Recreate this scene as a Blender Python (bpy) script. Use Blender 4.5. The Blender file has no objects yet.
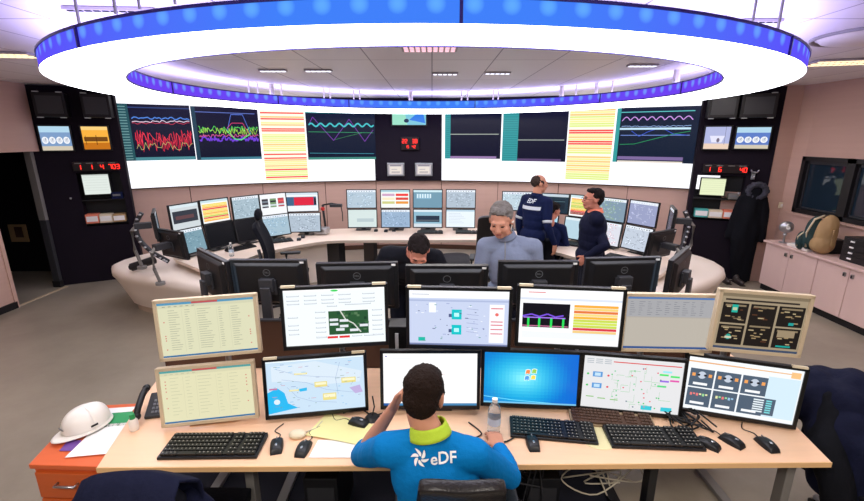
import bpy, bmesh, math, random
from mathutils import Vector, Matrix, noise
from mathutils.bvhtree import BVHTree
V = Vector
PI = math.pi
R = math.radians
rnd = random.Random(7)
SC = bpy.context.scene
COL = SC.collection

# ------------------------------------------------------------------ camera
FPX, PITCH, CAMZ = 432.0, math.atan(113.5 / 432), 2.25
cam = bpy.data.cameras.new('camera')
camo = bpy.data.objects.new('camera', cam)
COL.objects.link(camo)
cam.sensor_width = 36.0
cam.lens = 36.0 * FPX / 864
cam.clip_start = 0.05
cam.clip_end = 60
camo.location = (0, 0, CAMZ)
camo.rotation_euler = (PI / 2 - PITCH, 0, 0)
SC.camera = camo
SC.view_settings.view_transform = 'Standard'
SC.view_settings.look = 'None'
SC.view_settings.gamma = 1
SC.view_settings.use_curve_mapping = False
SC.view_settings.exposure = 0.2
SC.cycles.use_denoising = True
SC.cycles.max_bounces = 6

def ray(x, y):
    u, v = x - 432, 250.5 - y
    c, s = math.cos(PITCH), math.sin(PITCH)
    return V((u, FPX * c + v * s, -FPX * s + v * c))
def atz(x, y, z):                       # the point of height z seen at (x, y) of the survey photograph
    r = ray(x, y); t = (z - CAMZ) / r.z
    return V((r.x * t, r.y * t, z))
def aty(x, y, Y):
    r = ray(x, y); t = Y / r.y
    return V((r.x * t, Y, CAMZ + r.z * t))
def onplane(x, y, A, B):                # distance along AB and height on an upright plane through A and B
    r = ray(x, y); A = V(A); d = V(B) - A; n = V((-d.y, d.x))
    t = n.dot(A) / (n.x * r.x + n.y * r.y)
    q = V((r.x * t, r.y * t)) - A
    return q.dot(d) / d.length, CAMZ + r.z * t

# ------------------------------------------------------------------ materials
def lin(c):
    return tuple(((x / 255) / 12.92 if x / 255 <= .04045 else ((x / 255 + .055) / 1.055) ** 2.4) for x in c)
def mat(name, c, rough=.5, metal=0, bump=0, bscale=40, var=0, vscale=6, trans=0, coat=0, ior=1.45, stretch=None):
    m = bpy.data.materials.new(name); m.use_nodes = True
    nt = m.node_tree; b = nt.nodes['Principled BSDF']
    col = lin(c) + (1,)
    b.inputs['Base Color'].default_value = col
    b.inputs['Roughness'].default_value = rough
    b.inputs['Metallic'].default_value = metal
    b.inputs['IOR'].default_value = ior
    b.inputs['Transmission Weight'].default_value = trans
    b.inputs['Coat Weight'].default_value = coat
    tc = nt.nodes.new('ShaderNodeTexCoord'); src = tc.outputs['Object']
    if stretch:
        mp = nt.nodes.new('ShaderNodeMapping'); mp.inputs['Scale'].default_value = stretch
        nt.links.new(src, mp.inputs['Vector']); src = mp.outputs['Vector']
    if var:
        n = nt.nodes.new('ShaderNodeTexNoise'); n.inputs['Scale'].default_value = vscale; n.inputs['Detail'].default_value = 5
        mx = nt.nodes.new('ShaderNodeMix'); mx.data_type = 'RGBA'
        mx.inputs[6].default_value = tuple(x * (1 - var) for x in col[:3]) + (1,)
        mx.inputs[7].default_value = tuple(min(1, x * (1 + var)) for x in col[:3]) + (1,)
        nt.links.new(src, n.inputs['Vector']); nt.links.new(n.outputs['Fac'], mx.inputs[0]); nt.links.new(mx.outputs[2], b.inputs['Base Color'])
    if bump:
        n = nt.nodes.new('ShaderNodeTexNoise'); n.inputs['Scale'].default_value = bscale; n.inputs['Detail'].default_value = 3
        bp = nt.nodes.new('ShaderNodeBump'); bp.inputs['Strength'].default_value = bump; bp.inputs['Distance'].default_value = .01
        nt.links.new(src, n.inputs['Vector']); nt.links.new(n.outputs['Fac'], bp.inputs['Height']); nt.links.new(bp.outputs['Normal'], b.inputs['Normal'])
    return m
def emat(name, c, s):
    m = mat(name, (10, 10, 10)); b = m.node_tree.nodes['Principled BSDF']
    b.inputs['Emission Color'].default_value = lin(c) + (1,); b.inputs['Emission Strength'].default_value = s
    return m
def scrmat(name, s, rough=.25):
    m = mat(name, (6, 6, 8), rough); nt = m.node_tree; b = nt.nodes['Principled BSDF']
    a = nt.nodes.new('ShaderNodeVertexColor'); a.layer_name = 'Col'
    nt.links.new(a.outputs['Color'], b.inputs['Emission Color']); b.inputs['Emission Strength'].default_value = s
    b.inputs['Specular IOR Level'].default_value = .25
    return m
M = {}
M['black'] = mat('black_plastic', (22, 22, 25), .42, bump=.05, bscale=300)
M['black2'] = mat('dark_grey_plastic', (48, 48, 52), .5)
M['satin'] = mat('satin_black_bezel', (14, 14, 16), .3)
M['beige'] = mat('aged_beige_plastic', (205, 185, 155), .45)
M['beige_d'] = mat('beige_bezel_edge', (150, 128, 100), .5)
M['tab'] = mat('cream_label', (225, 210, 180), .6)
M['logo'] = mat('grey_badge', (120, 122, 126), .4, .3)
M['silver'] = mat('brushed_silver', (185, 186, 190), .3, .9)
M['steel'] = mat('grey_painted_steel', (128, 124, 120), .4, .2)
M['wood'] = mat('pale_beech_laminate', (240, 196, 160), .34, var=.07, vscale=3, stretch=(1.2, 14, 4), coat=.1)
M['woodedge'] = mat('beech_edge_band', (232, 186, 132), .45, var=.06, vscale=8)
M['wood2'] = mat('light_maple_laminate', (234, 212, 192), .35, var=.05, vscale=3, coat=.1)
M['woodedge2'] = mat('maple_edge_band', (176, 160, 145), .45)
M['orange'] = mat('orange_stained_wood', (214, 98, 52), .38, var=.08, vscale=4, stretch=(2, 12, 12))
M['orange_d'] = mat('orange_drawer_front', (196, 88, 36), .45, var=.1, vscale=4, stretch=(2, 12, 12))
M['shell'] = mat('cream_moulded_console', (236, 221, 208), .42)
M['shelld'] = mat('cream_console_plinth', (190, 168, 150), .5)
M['wallwood'] = mat('pinkish_beige_wall_panel', (198, 163, 148), .5, var=.06, vscale=3, stretch=(.4, .4, 7))
M['cabdoor'] = mat('pink_beige_door', (222, 190, 181), .45, var=.04, vscale=3, stretch=(4, 4, .5))
M['darkwall'] = mat('deep_navy_black_panel', (27, 21, 31), .6)
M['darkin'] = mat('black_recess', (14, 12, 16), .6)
M['dkbrown'] = mat('dark_brown_divider', (78, 52, 38), .6)
M['paper'] = mat('white_paper', (240, 238, 236), .7)
M['yellow'] = mat('yellow_paper', (236, 226, 158), .7, var=.03, vscale=20)
M['green'] = mat('green_folder', (30, 148, 84), .5)
M['purple'] = mat('purple_cover', (110, 70, 150), .5)
M['white'] = mat('white_glossy_plastic', (236, 230, 222), .28)
M['key'] = mat('black_key_caps', (20, 20, 21), .4)
M['keyleg'] = mat('printed_key_legends', (150, 145, 135), .6)
M['cable_w'] = mat('pale_cable', (190, 180, 160), .5)
M['clear'] = mat('clear_plastic', (235, 240, 245), .05, trans=.92, ior=1.3)
M['red'] = mat('red_plastic', (200, 40, 36), .4)
M['teal'] = mat('teal_binder', (70, 170, 165), .5)
M['tan'] = mat('tan_canvas', (172, 140, 98), .8, bump=.3, bscale=60)
M['dgreen'] = mat('dark_green_nylon', (26, 56, 58), .6, bump=.2, bscale=50)
M['navy'] = mat('navy_fabric', (17, 20, 42), .85, bump=.35, bscale=45)
M['navyjacket'] = mat('navy_work_jacket', (18, 28, 64), .7, bump=.3, bscale=40)
M['blackcloth'] = mat('black_fabric', (20, 21, 28), .85, bump=.35, bscale=40)
M['coat'] = mat('black_coat_fabric', (15, 16, 22), .6, bump=.4, bscale=25)
M['teeshirt'] = mat('grey_blue_knit', (122, 130, 150), .85, bump=.3, bscale=60)
M['blue'] = mat('bright_blue_sweatshirt', (0, 112, 178), .8, bump=.3, bscale=55)
M['lime'] = mat('lime_green_collar', (178, 205, 50), .8, bump=.2, bscale=60)
M['trouser'] = mat('dark_trousers', (26, 28, 38), .85, bump=.2)
M['skin'] = mat('skin_tone', (196, 138, 112), .5, var=.05, vscale=18)
M['skin2'] = mat('ruddy_skin_tone', (196, 128, 106), .5, var=.05, vscale=18)
M['lip'] = mat('lips', (165, 92, 82), .45)
M['eye'] = mat('eye_dark', (40, 32, 30), .2)
M['hair_br'] = mat('dark_brown_hair', (34, 22, 16), .6, bump=.9, bscale=130)
M['hair_bk'] = mat('near_black_hair', (30, 23, 22), .6, bump=.9, bscale=110)
M['hair_gr'] = mat('grey_hair', (118, 112, 106), .6, bump=.9, bscale=110, var=.45, vscale=26)
M['hair_sh'] = mat('short_cropped_hair', (62, 50, 46), .7, bump=.5, bscale=160)
M['reflect'] = mat('reflective_tape', (205, 212, 220), .4)
M['collar_or'] = mat('orange_pink_collar', (232, 130, 100), .7)
M['leather'] = mat('black_leatherette', (28, 24, 24), .34, bump=.25, bscale=70)
M['winglass'] = mat('dark_window_glass', (30, 44, 56), .06, coat=.3)
M['winframe'] = mat('dark_window_frame', (26, 24, 26), .45)
M['shoe'] = mat('scuffed_dark_shoe', (60, 52, 50), .4)
M['led'] = emat('red_led', (255, 40, 30), 2.2)
M['ledoff'] = mat('unlit_led_window', (24, 8, 10), .3)
M['screenA'] = scrmat('screen_glow', 1.0)
M['screenW'] = scrmat('projection_glow', 1.25)
M['carpet'] = mat('carpet_edge', (150, 146, 138), .8)

for _k in ('darkwall', 'hair_br', 'hair_bk', 'hair_gr', 'hair_sh', 'navy', 'navyjacket', 'blackcloth', 'coat', 'teeshirt', 'blue', 'trouser'):
    _b = M[_k].node_tree.nodes['Principled BSDF']; _b.inputs['Specular IOR Level'].default_value = .15; _b.inputs['Roughness'].default_value = .8
for _k in ('skin', 'skin2'): M[_k].node_tree.nodes['Principled BSDF'].inputs['Specular IOR Level'].default_value = .2
# floor, ceiling
def floor_mat():
    m = mat('grey_beige_resin_floor', (150, 140, 124), .3, bump=.04, bscale=30)
    nt = m.node_tree; b = nt.nodes['Principled BSDF']; tc = nt.nodes.new('ShaderNodeTexCoord')
    n = nt.nodes.new('ShaderNodeTexNoise'); n.inputs['Scale'].default_value = 1.1; n.inputs['Detail'].default_value = 8; n.inputs['Roughness'].default_value = .65
    r = nt.nodes.new('ShaderNodeValToRGB')
    r.color_ramp.elements[0].position = .3; r.color_ramp.elements[0].color = lin((134, 124, 110)) + (1,)
    r.color_ramp.elements[1].position = .7; r.color_ramp.elements[1].color = lin((158, 148, 132)) + (1,)
    nt.links.new(tc.outputs['Object'], n.inputs['Vector']); nt.links.new(n.outputs['Fac'], r.inputs['Fac']); nt.links.new(r.outputs['Color'], b.inputs['Base Color'])
    return m
def ceil_mat():
    m = mat('white_ceiling_tiles', (228, 222, 222), .45)
    nt = m.node_tree; b = nt.nodes['Principled BSDF']; tc = nt.nodes.new('ShaderNodeTexCoord')
    br = nt.nodes.new('ShaderNodeTexBrick')
    br.offset = 0; br.inputs['Scale'].default_value = 1; br.inputs['Mortar Size'].default_value = .006
    br.inputs['Brick Width'].default_value = .6; br.inputs['Row Height'].default_value = 1.5
    br.inputs['Color1'].default_value = lin((240, 236, 240)) + (1,); br.inputs['Color2'].default_value = lin((232, 226, 232)) + (1,)
    br.inputs['Mortar'].default_value = lin((150, 142, 156)) + (1,)
    nt.links.new(tc.outputs['Object'], br.inputs['Vector']); nt.links.new(br.outputs['Color'], b.inputs['Base Color'])
    return m

# ------------------------------------------------------------------ mesh builder
class MB:
    def __init__(s): s.v = []; s.f = []; s.mi = []; s.cur = 0; s.T = Matrix.Identity(4)
    def m(s, i): s.cur = i; return s
    def add(s, vs, fs):
        n = len(s.v); s.v += [s.T @ V(p) for p in vs]
        for f in fs: s.f.append([n + i for i in f]); s.mi.append(s.cur)
        return s
    def box(s, c, d, rot=None):
        x, y, z = [k / 2 for k in d]; q = [V((a * x, b * y, e * z)) for a in (-1, 1) for b in (-1, 1) for e in (-1, 1)]
        if rot is not None: q = [rot @ p for p in q]
        c = V(c)
        return s.add([p + c for p in q], [(0, 1, 3, 2), (4, 6, 7, 5), (0, 4, 5, 1), (2, 3, 7, 6), (0, 2, 6, 4), (1, 5, 7, 3)])
    def cyl(s, a, b, r, r2=None, n=14, caps=True):
        a, b = V(a), V(b); r2 = r if r2 is None else r2; d = (b - a)
        q = d.to_track_quat('Z', 'Y').to_matrix()
        vs = [a + q @ V((r * math.cos(2 * PI * i / n), r * math.sin(2 * PI * i / n), 0)) for i in range(n)]
        vs += [b + q @ V((r2 * math.cos(2 * PI * i / n), r2 * math.sin(2 * PI * i / n), 0)) for i in range(n)]
        fs = [(i, (i + 1) % n, n + (i + 1) % n, n + i) for i in range(n)]
        if caps: fs += [tuple(range(n - 1, -1, -1)), tuple(range(n, 2 * n))]
        return s.add(vs, fs)
    def tube(s, pts, r, n=8):
        pts = [V(p) for p in pts]; vs = []; k = len(pts); up = V((0, 0, 1))
        for i, p in enumerate(pts):
            t = (pts[min(i + 1, k - 1)] - pts[max(i - 1, 0)]).normalized()
            a = t.cross(up)
            if a.length < .05: a = t.cross(V((1, 0, 0)))
            a.normalize(); b = a.cross(t)
            vs += [p + a * (r * math.cos(2 * PI * j / n)) + b * (r * math.sin(2 * PI * j / n)) for j in range(n)]
        fs = [(i * n + j, i * n + (j + 1) % n, (i + 1) * n + (j + 1) % n, (i + 1) * n + j) for i in range(k - 1) for j in range(n)]
        fs += [tuple(range(n - 1, -1, -1)), tuple((k - 1) * n + j for j in range(n))]
        return s.add(vs, fs)
    def lathe(s, prof, c=(0, 0, 0), n=24, sx=1, sy=1):
        c = V(c); vs = [c + V((r * math.cos(2 * PI * j / n) * sx, r * math.sin(2 * PI * j / n) * sy, z)) for r, z in prof for j in range(n)]
        k = len(prof)
        fs = [(i * n + j, i * n + (j + 1) % n, (i + 1) * n + (j + 1) % n, (i + 1) * n + j) for i in range(k - 1) for j in range(n)]
        return s.add(vs, fs)
    def sph(s, c, r, n=16, k=10, rot=None):
        c = V(c); rx, ry, rz = (r, r, r) if not hasattr(r, '__len__') else r
        vs = [V((0, 0, -rz))]
        for i in range(1, k):
            a = -PI / 2 + PI * i / k
            vs += [V((rx * math.cos(a) * math.cos(2 * PI * j / n), ry * math.cos(a) * math.sin(2 * PI * j / n), rz * math.sin(a))) for j in range(n)]
        vs.append(V((0, 0, rz)))
        if rot is not None: vs = [rot @ p for p in vs]
        fs = [(0, 1 + (j + 1) % n, 1 + j) for j in range(n)]
        fs += [(1 + i * n + j, 1 + i * n + (j + 1) % n, 1 + (i + 1) * n + (j + 1) % n, 1 + (i + 1) * n + j) for i in range(k - 2) for j in range(n)]
        L = 1 + (k - 1) * n; fs += [(L, L - n + j, L - n + (j + 1) % n) for j in range(n)]
        return s.add([p + c for p in vs], fs)
    def prism(s, poly, z0, z1):
        n = len(poly); vs = [V((p[0], p[1], z0)) for p in poly] + [V((p[0], p[1], z1)) for p in poly]
        fs = [(i, (i + 1) % n, n + (i + 1) % n, n + i) for i in range(n)] + [tuple(range(n - 1, -1, -1)), tuple(range(n, 2 * n))]
        return s.add(vs, fs)
    def grid(s, fn, nu, nv, close=False):
        vs = [fn(i / nu, j / nv) for i in range(nu + 1) for j in range(nv + 1)]; w = nv + 1
        return s.add(vs, [(i * w + j, (i + 1) * w + j, (i + 1) * w + j + 1, i * w + j + 1) for i in range(nu) for j in range(nv)])
    def build(s, name, mats, parent=None, smooth=False, bevel=0, loc=None, rot=None, solid=0, sub=0, fix=True):
        me = bpy.data.meshes.new(name); me.from_pydata([tuple(p) for p in s.v], [], s.f); 
        mats = mats if isinstance(mats, (list, tuple)) else [mats]
        for q in mats: me.materials.append(q)
        me.polygons.foreach_set('material_index', s.mi)
        if fix:
            b = bmesh.new(); b.from_mesh(me); bmesh.ops.recalc_face_normals(b, faces=b.faces); b.to_mesh(me); b.free()
        if smooth:
            me.polygons.foreach_set('use_smooth', [True] * len(me.polygons))
            if smooth == 2: me.set_sharp_from_angle(angle=R(40))
        o = bpy.data.objects.new(name, me); COL.objects.link(o)
        if parent is not None: o.parent = parent
        if loc is not None: o.location = loc
        if rot is not None: o.rotation_euler = rot
        if solid:
            md = o.modifiers.new('solid', 'SOLIDIFY'); md.thickness = solid; md.offset = 0
        if bevel:
            md = o.modifiers.new('bevel', 'BEVEL'); md.width = bevel; md.segments = 2; md.limit_method = 'ANGLE'
        if sub:
            md = o.modifiers.new('sub', 'SUBSURF'); md.levels = sub; md.render_levels = sub
        return o
def tag(o, label=None, cat=None, group=None, kind=None):
    if label: o['label'] = label
    if cat: o['category'] = cat
    if group: o['group'] = group
    if kind: o['kind'] = kind
    return o
def thing(name, label, cat, loc=(0, 0, 0), rz=0, group=None):
    o = bpy.data.objects.new(name, None); COL.objects.link(o); o.empty_display_size = .1
    o.location = loc; o.rotation_euler = (0, 0, rz)
    return tag(o, label, cat, group)
def struct(o): o['kind'] = 'structure'; return o
def copy_tree(o, parent=None):
    c = o.copy(); COL.objects.link(c)
    if parent is not None: c.parent = parent
    for ch in list(o.children): copy_tree(ch, c)
    return c

# ------------------------------------------------------------------ screen canvas: coloured shapes on a display surface
class Cv:
    def __init__(s, bg=(240, 240, 240)): s.p = []; s.rect(0, 0, 1, 1, bg, 0)
    def poly(s, pts, c, l=1): s.p.append((pts, c, l)); return s
    def rect(s, x0, y0, x1, y1, c, l=1, n=1):
        for i in range(n):
            a, b = x0 + (x1 - x0) * i / n, x0 + (x1 - x0) * (i + 1) / n
            s.p.append(([(a, y0), (b, y0), (b, y1), (a, y1)], c, l))
        return s
    def line(s, pts, w, c, l=2, asp=1.6):
        for (a, b), (e, f) in zip(pts, pts[1:]):
            dx, dy = (e - a) * asp, f - b; L = math.hypot(dx, dy) or 1
            nx, ny = -dy / L * w / 2 / asp, dx / L * w / 2
            s.p.append(([(a + nx, b + ny), (e + nx, f + ny), (e - nx, f - ny), (a - nx, b - ny)], c, l))
        return s
    def ell(s, cx, cy, r, c, l=1, asp=1.6, n=14, ry=None):
        ry = r if ry is None else ry
        return s.poly([(cx + r / asp * math.cos(2 * PI * i / n), cy + ry * math.sin(2 * PI * i / n)) for i in range(n)], c, l)
    def grad(s, fn, nx, ny):
        for i in range(nx):
            for j in range(ny):
                s.p.append(([(i / nx, j / ny), ((i + 1) / nx, j / ny), ((i + 1) / nx, (j + 1) / ny), (i / nx, (j + 1) / ny)], fn((i + .5) / nx, (j + .5) / ny), 1))
        return s
    def build(s, name, fmap, parent=None, mt=None, dl=.0004):
        vs, fs, cs = [], [], []
        for pts, c, l in s.p:
            n = len(vs); vs += [tuple(fmap(a, b, l * dl)) for a, b in pts]; fs.append(list(range(n, n + len(pts)))); cs.append(lin(c) + (1,))
        me = bpy.data.meshes.new(name); me.from_pydata(vs, [], fs); me.materials.append(mt or M['screenA'])
        at = me.color_attributes.new('Col', 'FLOAT_COLOR', 'CORNER'); k = 0; data = []
        for f, c in zip(fs, cs): data += list(c) * len(f)
        at.data.foreach_set('color', data)
        o = bpy.data.objects.new(name, me); COL.objects.link(o)
        if parent is not None: o.parent = parent
        return o
# ------------------------------------------------------------------ what the displays show
def c_list(bg=(232, 231, 196), top=(90, 160, 200), ink=(170, 172, 150), red=True, rows=18, seed=1):
    q = random.Random(seed); c = Cv(bg)
    c.rect(0, .955, 1, 1, top); c.rect(0, 0, 1, .03, (60, 120, 170)); c.rect(.0, .90, 1, .955, tuple(int(x * .96) for x in bg))
    if red: c.rect(.35, .96, .62, .995, (200, 90, 90), 2)
    for k in range(6): c.rect(.05 + k * .06, .92, .05 + k * .06 + .03, .935, ink, 2)
    for r in range(rows):
        y = .85 - r * .76 / rows
        for x, w in ((.1, .12), (.27, .06), (.4, .16), (.62, .05), (.75, .1)):
            ww = w * q.uniform(.5, 1)
            c.rect(x, y, x + ww, y + .008, ink, 2)
        if red and q.random() < .35:
            for x in (.045, .93): c.rect(x, y, x + .012, y + .02, (220, 110, 110), 2)
    for x in (.24, .38, .6, .73): c.rect(x, .08, x + .003, .87, tuple(int(v * .93) for v in bg), 1)
    return c
def c_buttons():
    q = random.Random(3); c = Cv((236, 243, 245)); c.rect(0, .96, 1, 1, (250, 250, 250)); c.ell(.5, .965, .06, (60, 210, 90), 2, ry=.018)
    def btn(x, y, w=.12): c.rect(x, y, x + w, y + .022, (150, 160, 172)); c.rect(x + .004, y + .007, x + w - .004, y + .022, (225, 230, 236), 2)
    for x in (.03, .2, .37, .54, .78):
        for y in (.88, .80, .74): btn(x, y)
    for y in (.5, .36, .28, .2): btn(.03, y, .1)
    for x in (.3, .87):
        for y in (.58, .48, .39, .3, .22, .13): btn(x, y, .1)
    btn(.6, .7, .26); btn(.42, .68, .1)
    for x in (.3, .66, .78, .88): btn(x, .12, .1)
    c.rect(.43, .17, .83, .6, (40, 84, 50), 3)
    for k in range(26):
        x, y = q.uniform(.44, .79), q.uniform(.19, .55); c.rect(x, y, x + q.uniform(.02, .05), y + q.uniform(.02, .05), q.choice([(26, 60, 38), (60, 104, 64), (30, 70, 52), (84, 120, 84)]), 4)
    c.line([(.55, .6), (.6, .44), (.68, .36), (.75, .2)], .02, (210, 214, 205), 5)
    for x, y in ((.44, .42), (.44, .34), (.54, .4), (.54, .3), (.64, .22), (.74, .3), (.5, .24)): c.rect(x, y, x + .085, y + .045, (222, 226, 232), 6)
    for x in (.41, .53): c.rect(x, .105, x + .105, .145, (222, 50, 52), 3)
    return c
def c_schema(bg=(196, 206, 232)):
    q = random.Random(5); c = Cv(bg); c.rect(0, .86, 1, 1, (246, 248, 252)); c.rect(.03, .92, .2, .932, (170, 175, 190), 2); c.rect(0, .8, 1, .83, (170, 182, 215)); c.rect(0, 0, 1, .03, (120, 130, 170))
    for y in (.2, .48): c.rect(.43, y, .53, y + .18, (20, 190, 195), 2); c.rect(.455, y + .05, .505, y + .12, (180, 245, 245), 3); c.rect(.4, y + .04, .43, y + .1, (80, 90, 130), 2)
    c.rect(.09, .07, .16, .14, (30, 180, 160), 2); c.rect(.2, .6, .27, .78, (240, 244, 252), 2)
    for k in range(40):
        x, y = q.uniform(.04, .78), q.uniform(.07, .76); c.rect(x, y, x + q.uniform(.01, .035), y + .012, q.choice([(70, 80, 120), (90, 150, 140), (235, 240, 250), (150, 160, 205)]), 3)
    for y in (.68, .58, .5, .42, .34, .26): c.line([(.58, y), (.7, y - .02)], .006, (130, 140, 185), 2)
    c.rect(.81, .06, .96, .76, (242, 242, 248), 2)
    for y in (.68, .44, .38, .3, .22): c.rect(.825, y, .945, y + .018, (214, 96, 110), 3)
    c.ell(.885, .58, .03, (230, 110, 100), 3)
    return c
def c_graph():
    c = Cv((248, 248, 252)); c.rect(.08, .93, .25, .945, (220, 110, 110)); c.rect(0, .8, 1, .84, (215, 222, 236))
    c.rect(.03, .3, .5, .74, (14, 12, 22), 2)
    c.line([(.03, .5), (.12, .54), (.2, .5), (.28, .55), (.36, .5), (.44, .53)], .025, (120, 80, 220), 4); c.rect(.04, .47, .46, .49, (160, 120, 235), 3)
    for x in (.08, .19, .31, .43): c.rect(x, .3, x + .022, .47, (40, 220, 90), 5)
    c.rect(.03, .32, .49, .335, (210, 120, 160), 5)
    y = .74
    for k in range(10):
        col = [(240, 170, 60), (246, 206, 120), (226, 120, 60), (240, 215, 130), (240, 180, 60), (196, 214, 80), (205, 222, 90), (196, 214, 80), (214, 60, 70), (236, 200, 130)][k]
        c.rect(.54, y - .052, .97, y - .006, col, 2); y -= .052
    c.rect(.54, y - .02, .97, y, (225, 235, 245), 2); c.rect(.03, .1, .97, .22, (235, 238, 246), 1)
    return c
def c_grey():
    q = random.Random(8); c = Cv((186, 178, 168)); c.rect(0, .955, 1, 1, (90, 130, 190)); c.rect(0, .62, 1, .94, (176, 176, 180)); c.rect(0, 0, 1, .04, (60, 92, 150))
    for r in range(7):
        for k in range(9): x = .04 + k * .1; c.rect(x, .9 - r * .04, x + q.uniform(.02, .07), .907 - r * .04, (120, 122, 130), 2)
    c.rect(.02, .05, .98, .6, (196, 188, 176), 1)
    return c
def c_dark6():
    q = random.Random(9); c = Cv((176, 158, 130)); c.rect(0, .94, 1, 1, (140, 124, 100)); c.rect(.05, .87, .9, .9, (52, 44, 40), 2); c.rect(0, 0, 1, .04, (70, 84, 110))
    for i in range(3):
        for j in range(2):
            x, y = .03 + i * .325, .08 + j * .39; w = .3
            h = .36 if (i != 1 or j) else .4
            c.rect(x, y, x + w, y + h, (34, 28, 24), 2)
            for k in range(9):
                a, b = q.uniform(x + .02, x + w - .08), q.uniform(y + .05, y + h - .06); c.rect(a, b, a + q.uniform(.03, .07), b + .02, q.choice([(176, 150, 110), (130, 110, 84), (96, 60, 40), (200, 180, 140)]), 3)
            c.rect(x + .03, y + h - .06, x + w - .03, y + h - .03, (150, 132, 104), 3)
    c.rect(.14, .66, .21, .8, (40, 190, 170), 4); c.rect(.15, .7, .2, .75, (210, 220, 180), 5); c.ell(.16, .22, .05, (40, 180, 165), 4); c.rect(.12, .19, .2, .23, (220, 220, 190), 5); c.rect(.73, .1, .9, .13, (30, 170, 160), 5); c.rect(.82, .5, .88, .55, (40, 170, 165), 5)
    c.rect(.72, .28, .92, .4, (170, 150, 120), 4)
    return c
def c_map():
    q = random.Random(4); c = Cv((196, 218, 236)); c.rect(0, .97, 1, 1, (230, 240, 248))
    c.poly([(0, .42), (.1, .5), (.17, .4), (.2, .2), (.3, .1), (0, .02)], (40, 178, 232), 2)
    c.poly([(.05, .9), (.5, .95), (.98, .7), (.95, .5), (.6, .5), (.3, .6), (.05, .62)], (212, 226, 238), 1)
    c.poly([(.3, .45), (.4, .47), (.4, .41), (.33, .4)], (50, 180, 230), 3)
    for pts in ([(.1, .85), (.3, .72), (.5, .66), (.8, .6)], [(.2, .5), (.3, .3), (.45, .2), (.7, .14)], [(.15, .65), (.4, .56), (.6, .4), (.9, .3)], [(.75, .9), (.7, .6), (.72, .3)]): c.line(pts, .006, (150, 170, 205), 3)
    for x, y, w, h in ((.48, .46, .13, .1), (.76, .5, .15, .1), (.56, .2, .14, .13), (.28, .72, .13, .03), (.22, .42, .1, .03)):
        c.rect(x, y, x + w, y + h, (226, 212, 130), 4); c.rect(x + .01, y + h * .4, x + w - .01, y + h * .85, (240, 236, 200), 5)
    for k in range(60): x, y = q.uniform(.03, .93), q.uniform(.08, .95); c.rect(x, y, x + q.uniform(.01, .05), y + .008, q.choice([(120, 140, 190), (150, 160, 190), (90, 170, 220), (200, 140, 160), (120, 150, 140)]), 5)
    c.ell(.09, .24, .05, (215, 232, 245), 4); c.rect(.02, .47, .1, .5, (190, 120, 160), 4); c.poly([(.84, .4), (.95, .44), (.98, .3), (.9, .28)], (186, 170, 215), 3)
    return c
def c_doc():
    c = Cv((250, 250, 250)); c.rect(0, 0, 1, .045, (70, 130, 175)); c.rect(0, 0, .05, .045, (40, 90, 160), 2); c.rect(.02, .93, .04, .95, (120, 120, 190), 2); c.rect(.56, .6, .66, .606, (220, 140, 140), 2); c.rect(.1, .9, .3, .906, (200, 205, 215), 2); c.rect(.15, .78, .45, .786, (205, 208, 220), 2); c.rect(.12, .7, .5, .706, (215, 217, 225), 2)
    return c
def c_desktop():
    c = Cv((20, 130, 220))
    def fn(u, v):
        d = math.hypot((u - .42) * 1.2, v - .5); g = max(0, 1 - d / .62); e = max(0, (u - .6)) * 2
        return (int(16 + 130 * g * g), int(128 + 110 * g - 30 * e), int(208 + 40 * g))
    c.grad(fn, 26, 16)
    c.line([(.0, .13), (.3, .07), (.6, .04), (.8, .02)], .012, (120, 230, 250), 2); c.rect(0, 0, 1, .03, (120, 190, 225), 3)
    cx, cy = .5, .56
    for dx, dy, col in ((-.062, .02, (240, 140, 80)), (.005, .035, (150, 205, 90)), (-.07, -.10, (80, 160, 230)), (-.003, -.085, (250, 215, 90))):
        x, y = cx + dx, cy + dy; w, h = .055, .095
        c.poly([(x, y), (x + w * .5, y + .012), (x + w, y), (x + w + .006, y + h), (x + w * .5 + .006, y + h + .014), (x + .006, y + h)], (230, 250, 250), 2)
        c.poly([(x + .006, y + .01), (x + w * .5, y + .022), (x + w - .006, y + .01), (x + w, y + h - .01), (x + w * .5 + .006, y + h + .002), (x + .012, y + h - .01)], col, 3)
    return c
def c_pid():
    q = random.Random(6); c = Cv((222, 222, 224)); c.rect(.3, .9, .98, .92, (214, 84, 84), 2)
    for k in range(3):
        for j in range(3): c.rect(.03 + k * .09, .86 + j * .035, .1 + k * .09, .875 + j * .035, (170, 178, 186), 2)
    for k in range(26):
        x, y = q.uniform(.3, .8), q.uniform(.06, .82); c.line([(x, y), (x + q.uniform(-.12, .12), y)], .006, (120, 200, 130), 3); c.line([(x, y), (x, y + q.uniform(-.2, .2))], .004, (130, 190, 140), 3)
    for k in range(30): x, y = q.uniform(.28, .8), q.uniform(.06, .85); c.ell(x, y, .014, q.choice([(80, 190, 110), (100, 120, 140), (120, 200, 150), (220, 90, 100)]), 4, n=8)
    for y in (.6, .38): c.rect(.1, y, .2, y + .1, (90, 150, 210), 3); c.rect(.12, y + .02, .18, y + .08, (190, 220, 240), 4); c.ell(.26, y + .04, .02, (220, 80, 90), 4); c.ell(.05, y + .05, .02, (80, 190, 100), 4)
    for x, y, col in ((.77, .72, (80, 220, 110)), (.88, .7, (80, 220, 110)), (.78, .6, (150, 110, 220)), (.88, .62, (220, 90, 170)), (.76, .5, (90, 210, 130)), (.8, .78, (150, 225, 235))): c.rect(x, y, x + .09, y + .035, col, 3)
    for x in (.62, .82): c.rect(x, .04, x + .11, .12, (60, 195, 210), 4)
    for x, y in ((.05, .2), (.17, .18), (.3, .17)): c.rect(x, y, x + .08, y + .02, (140, 190, 120), 3)
    return c
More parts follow.
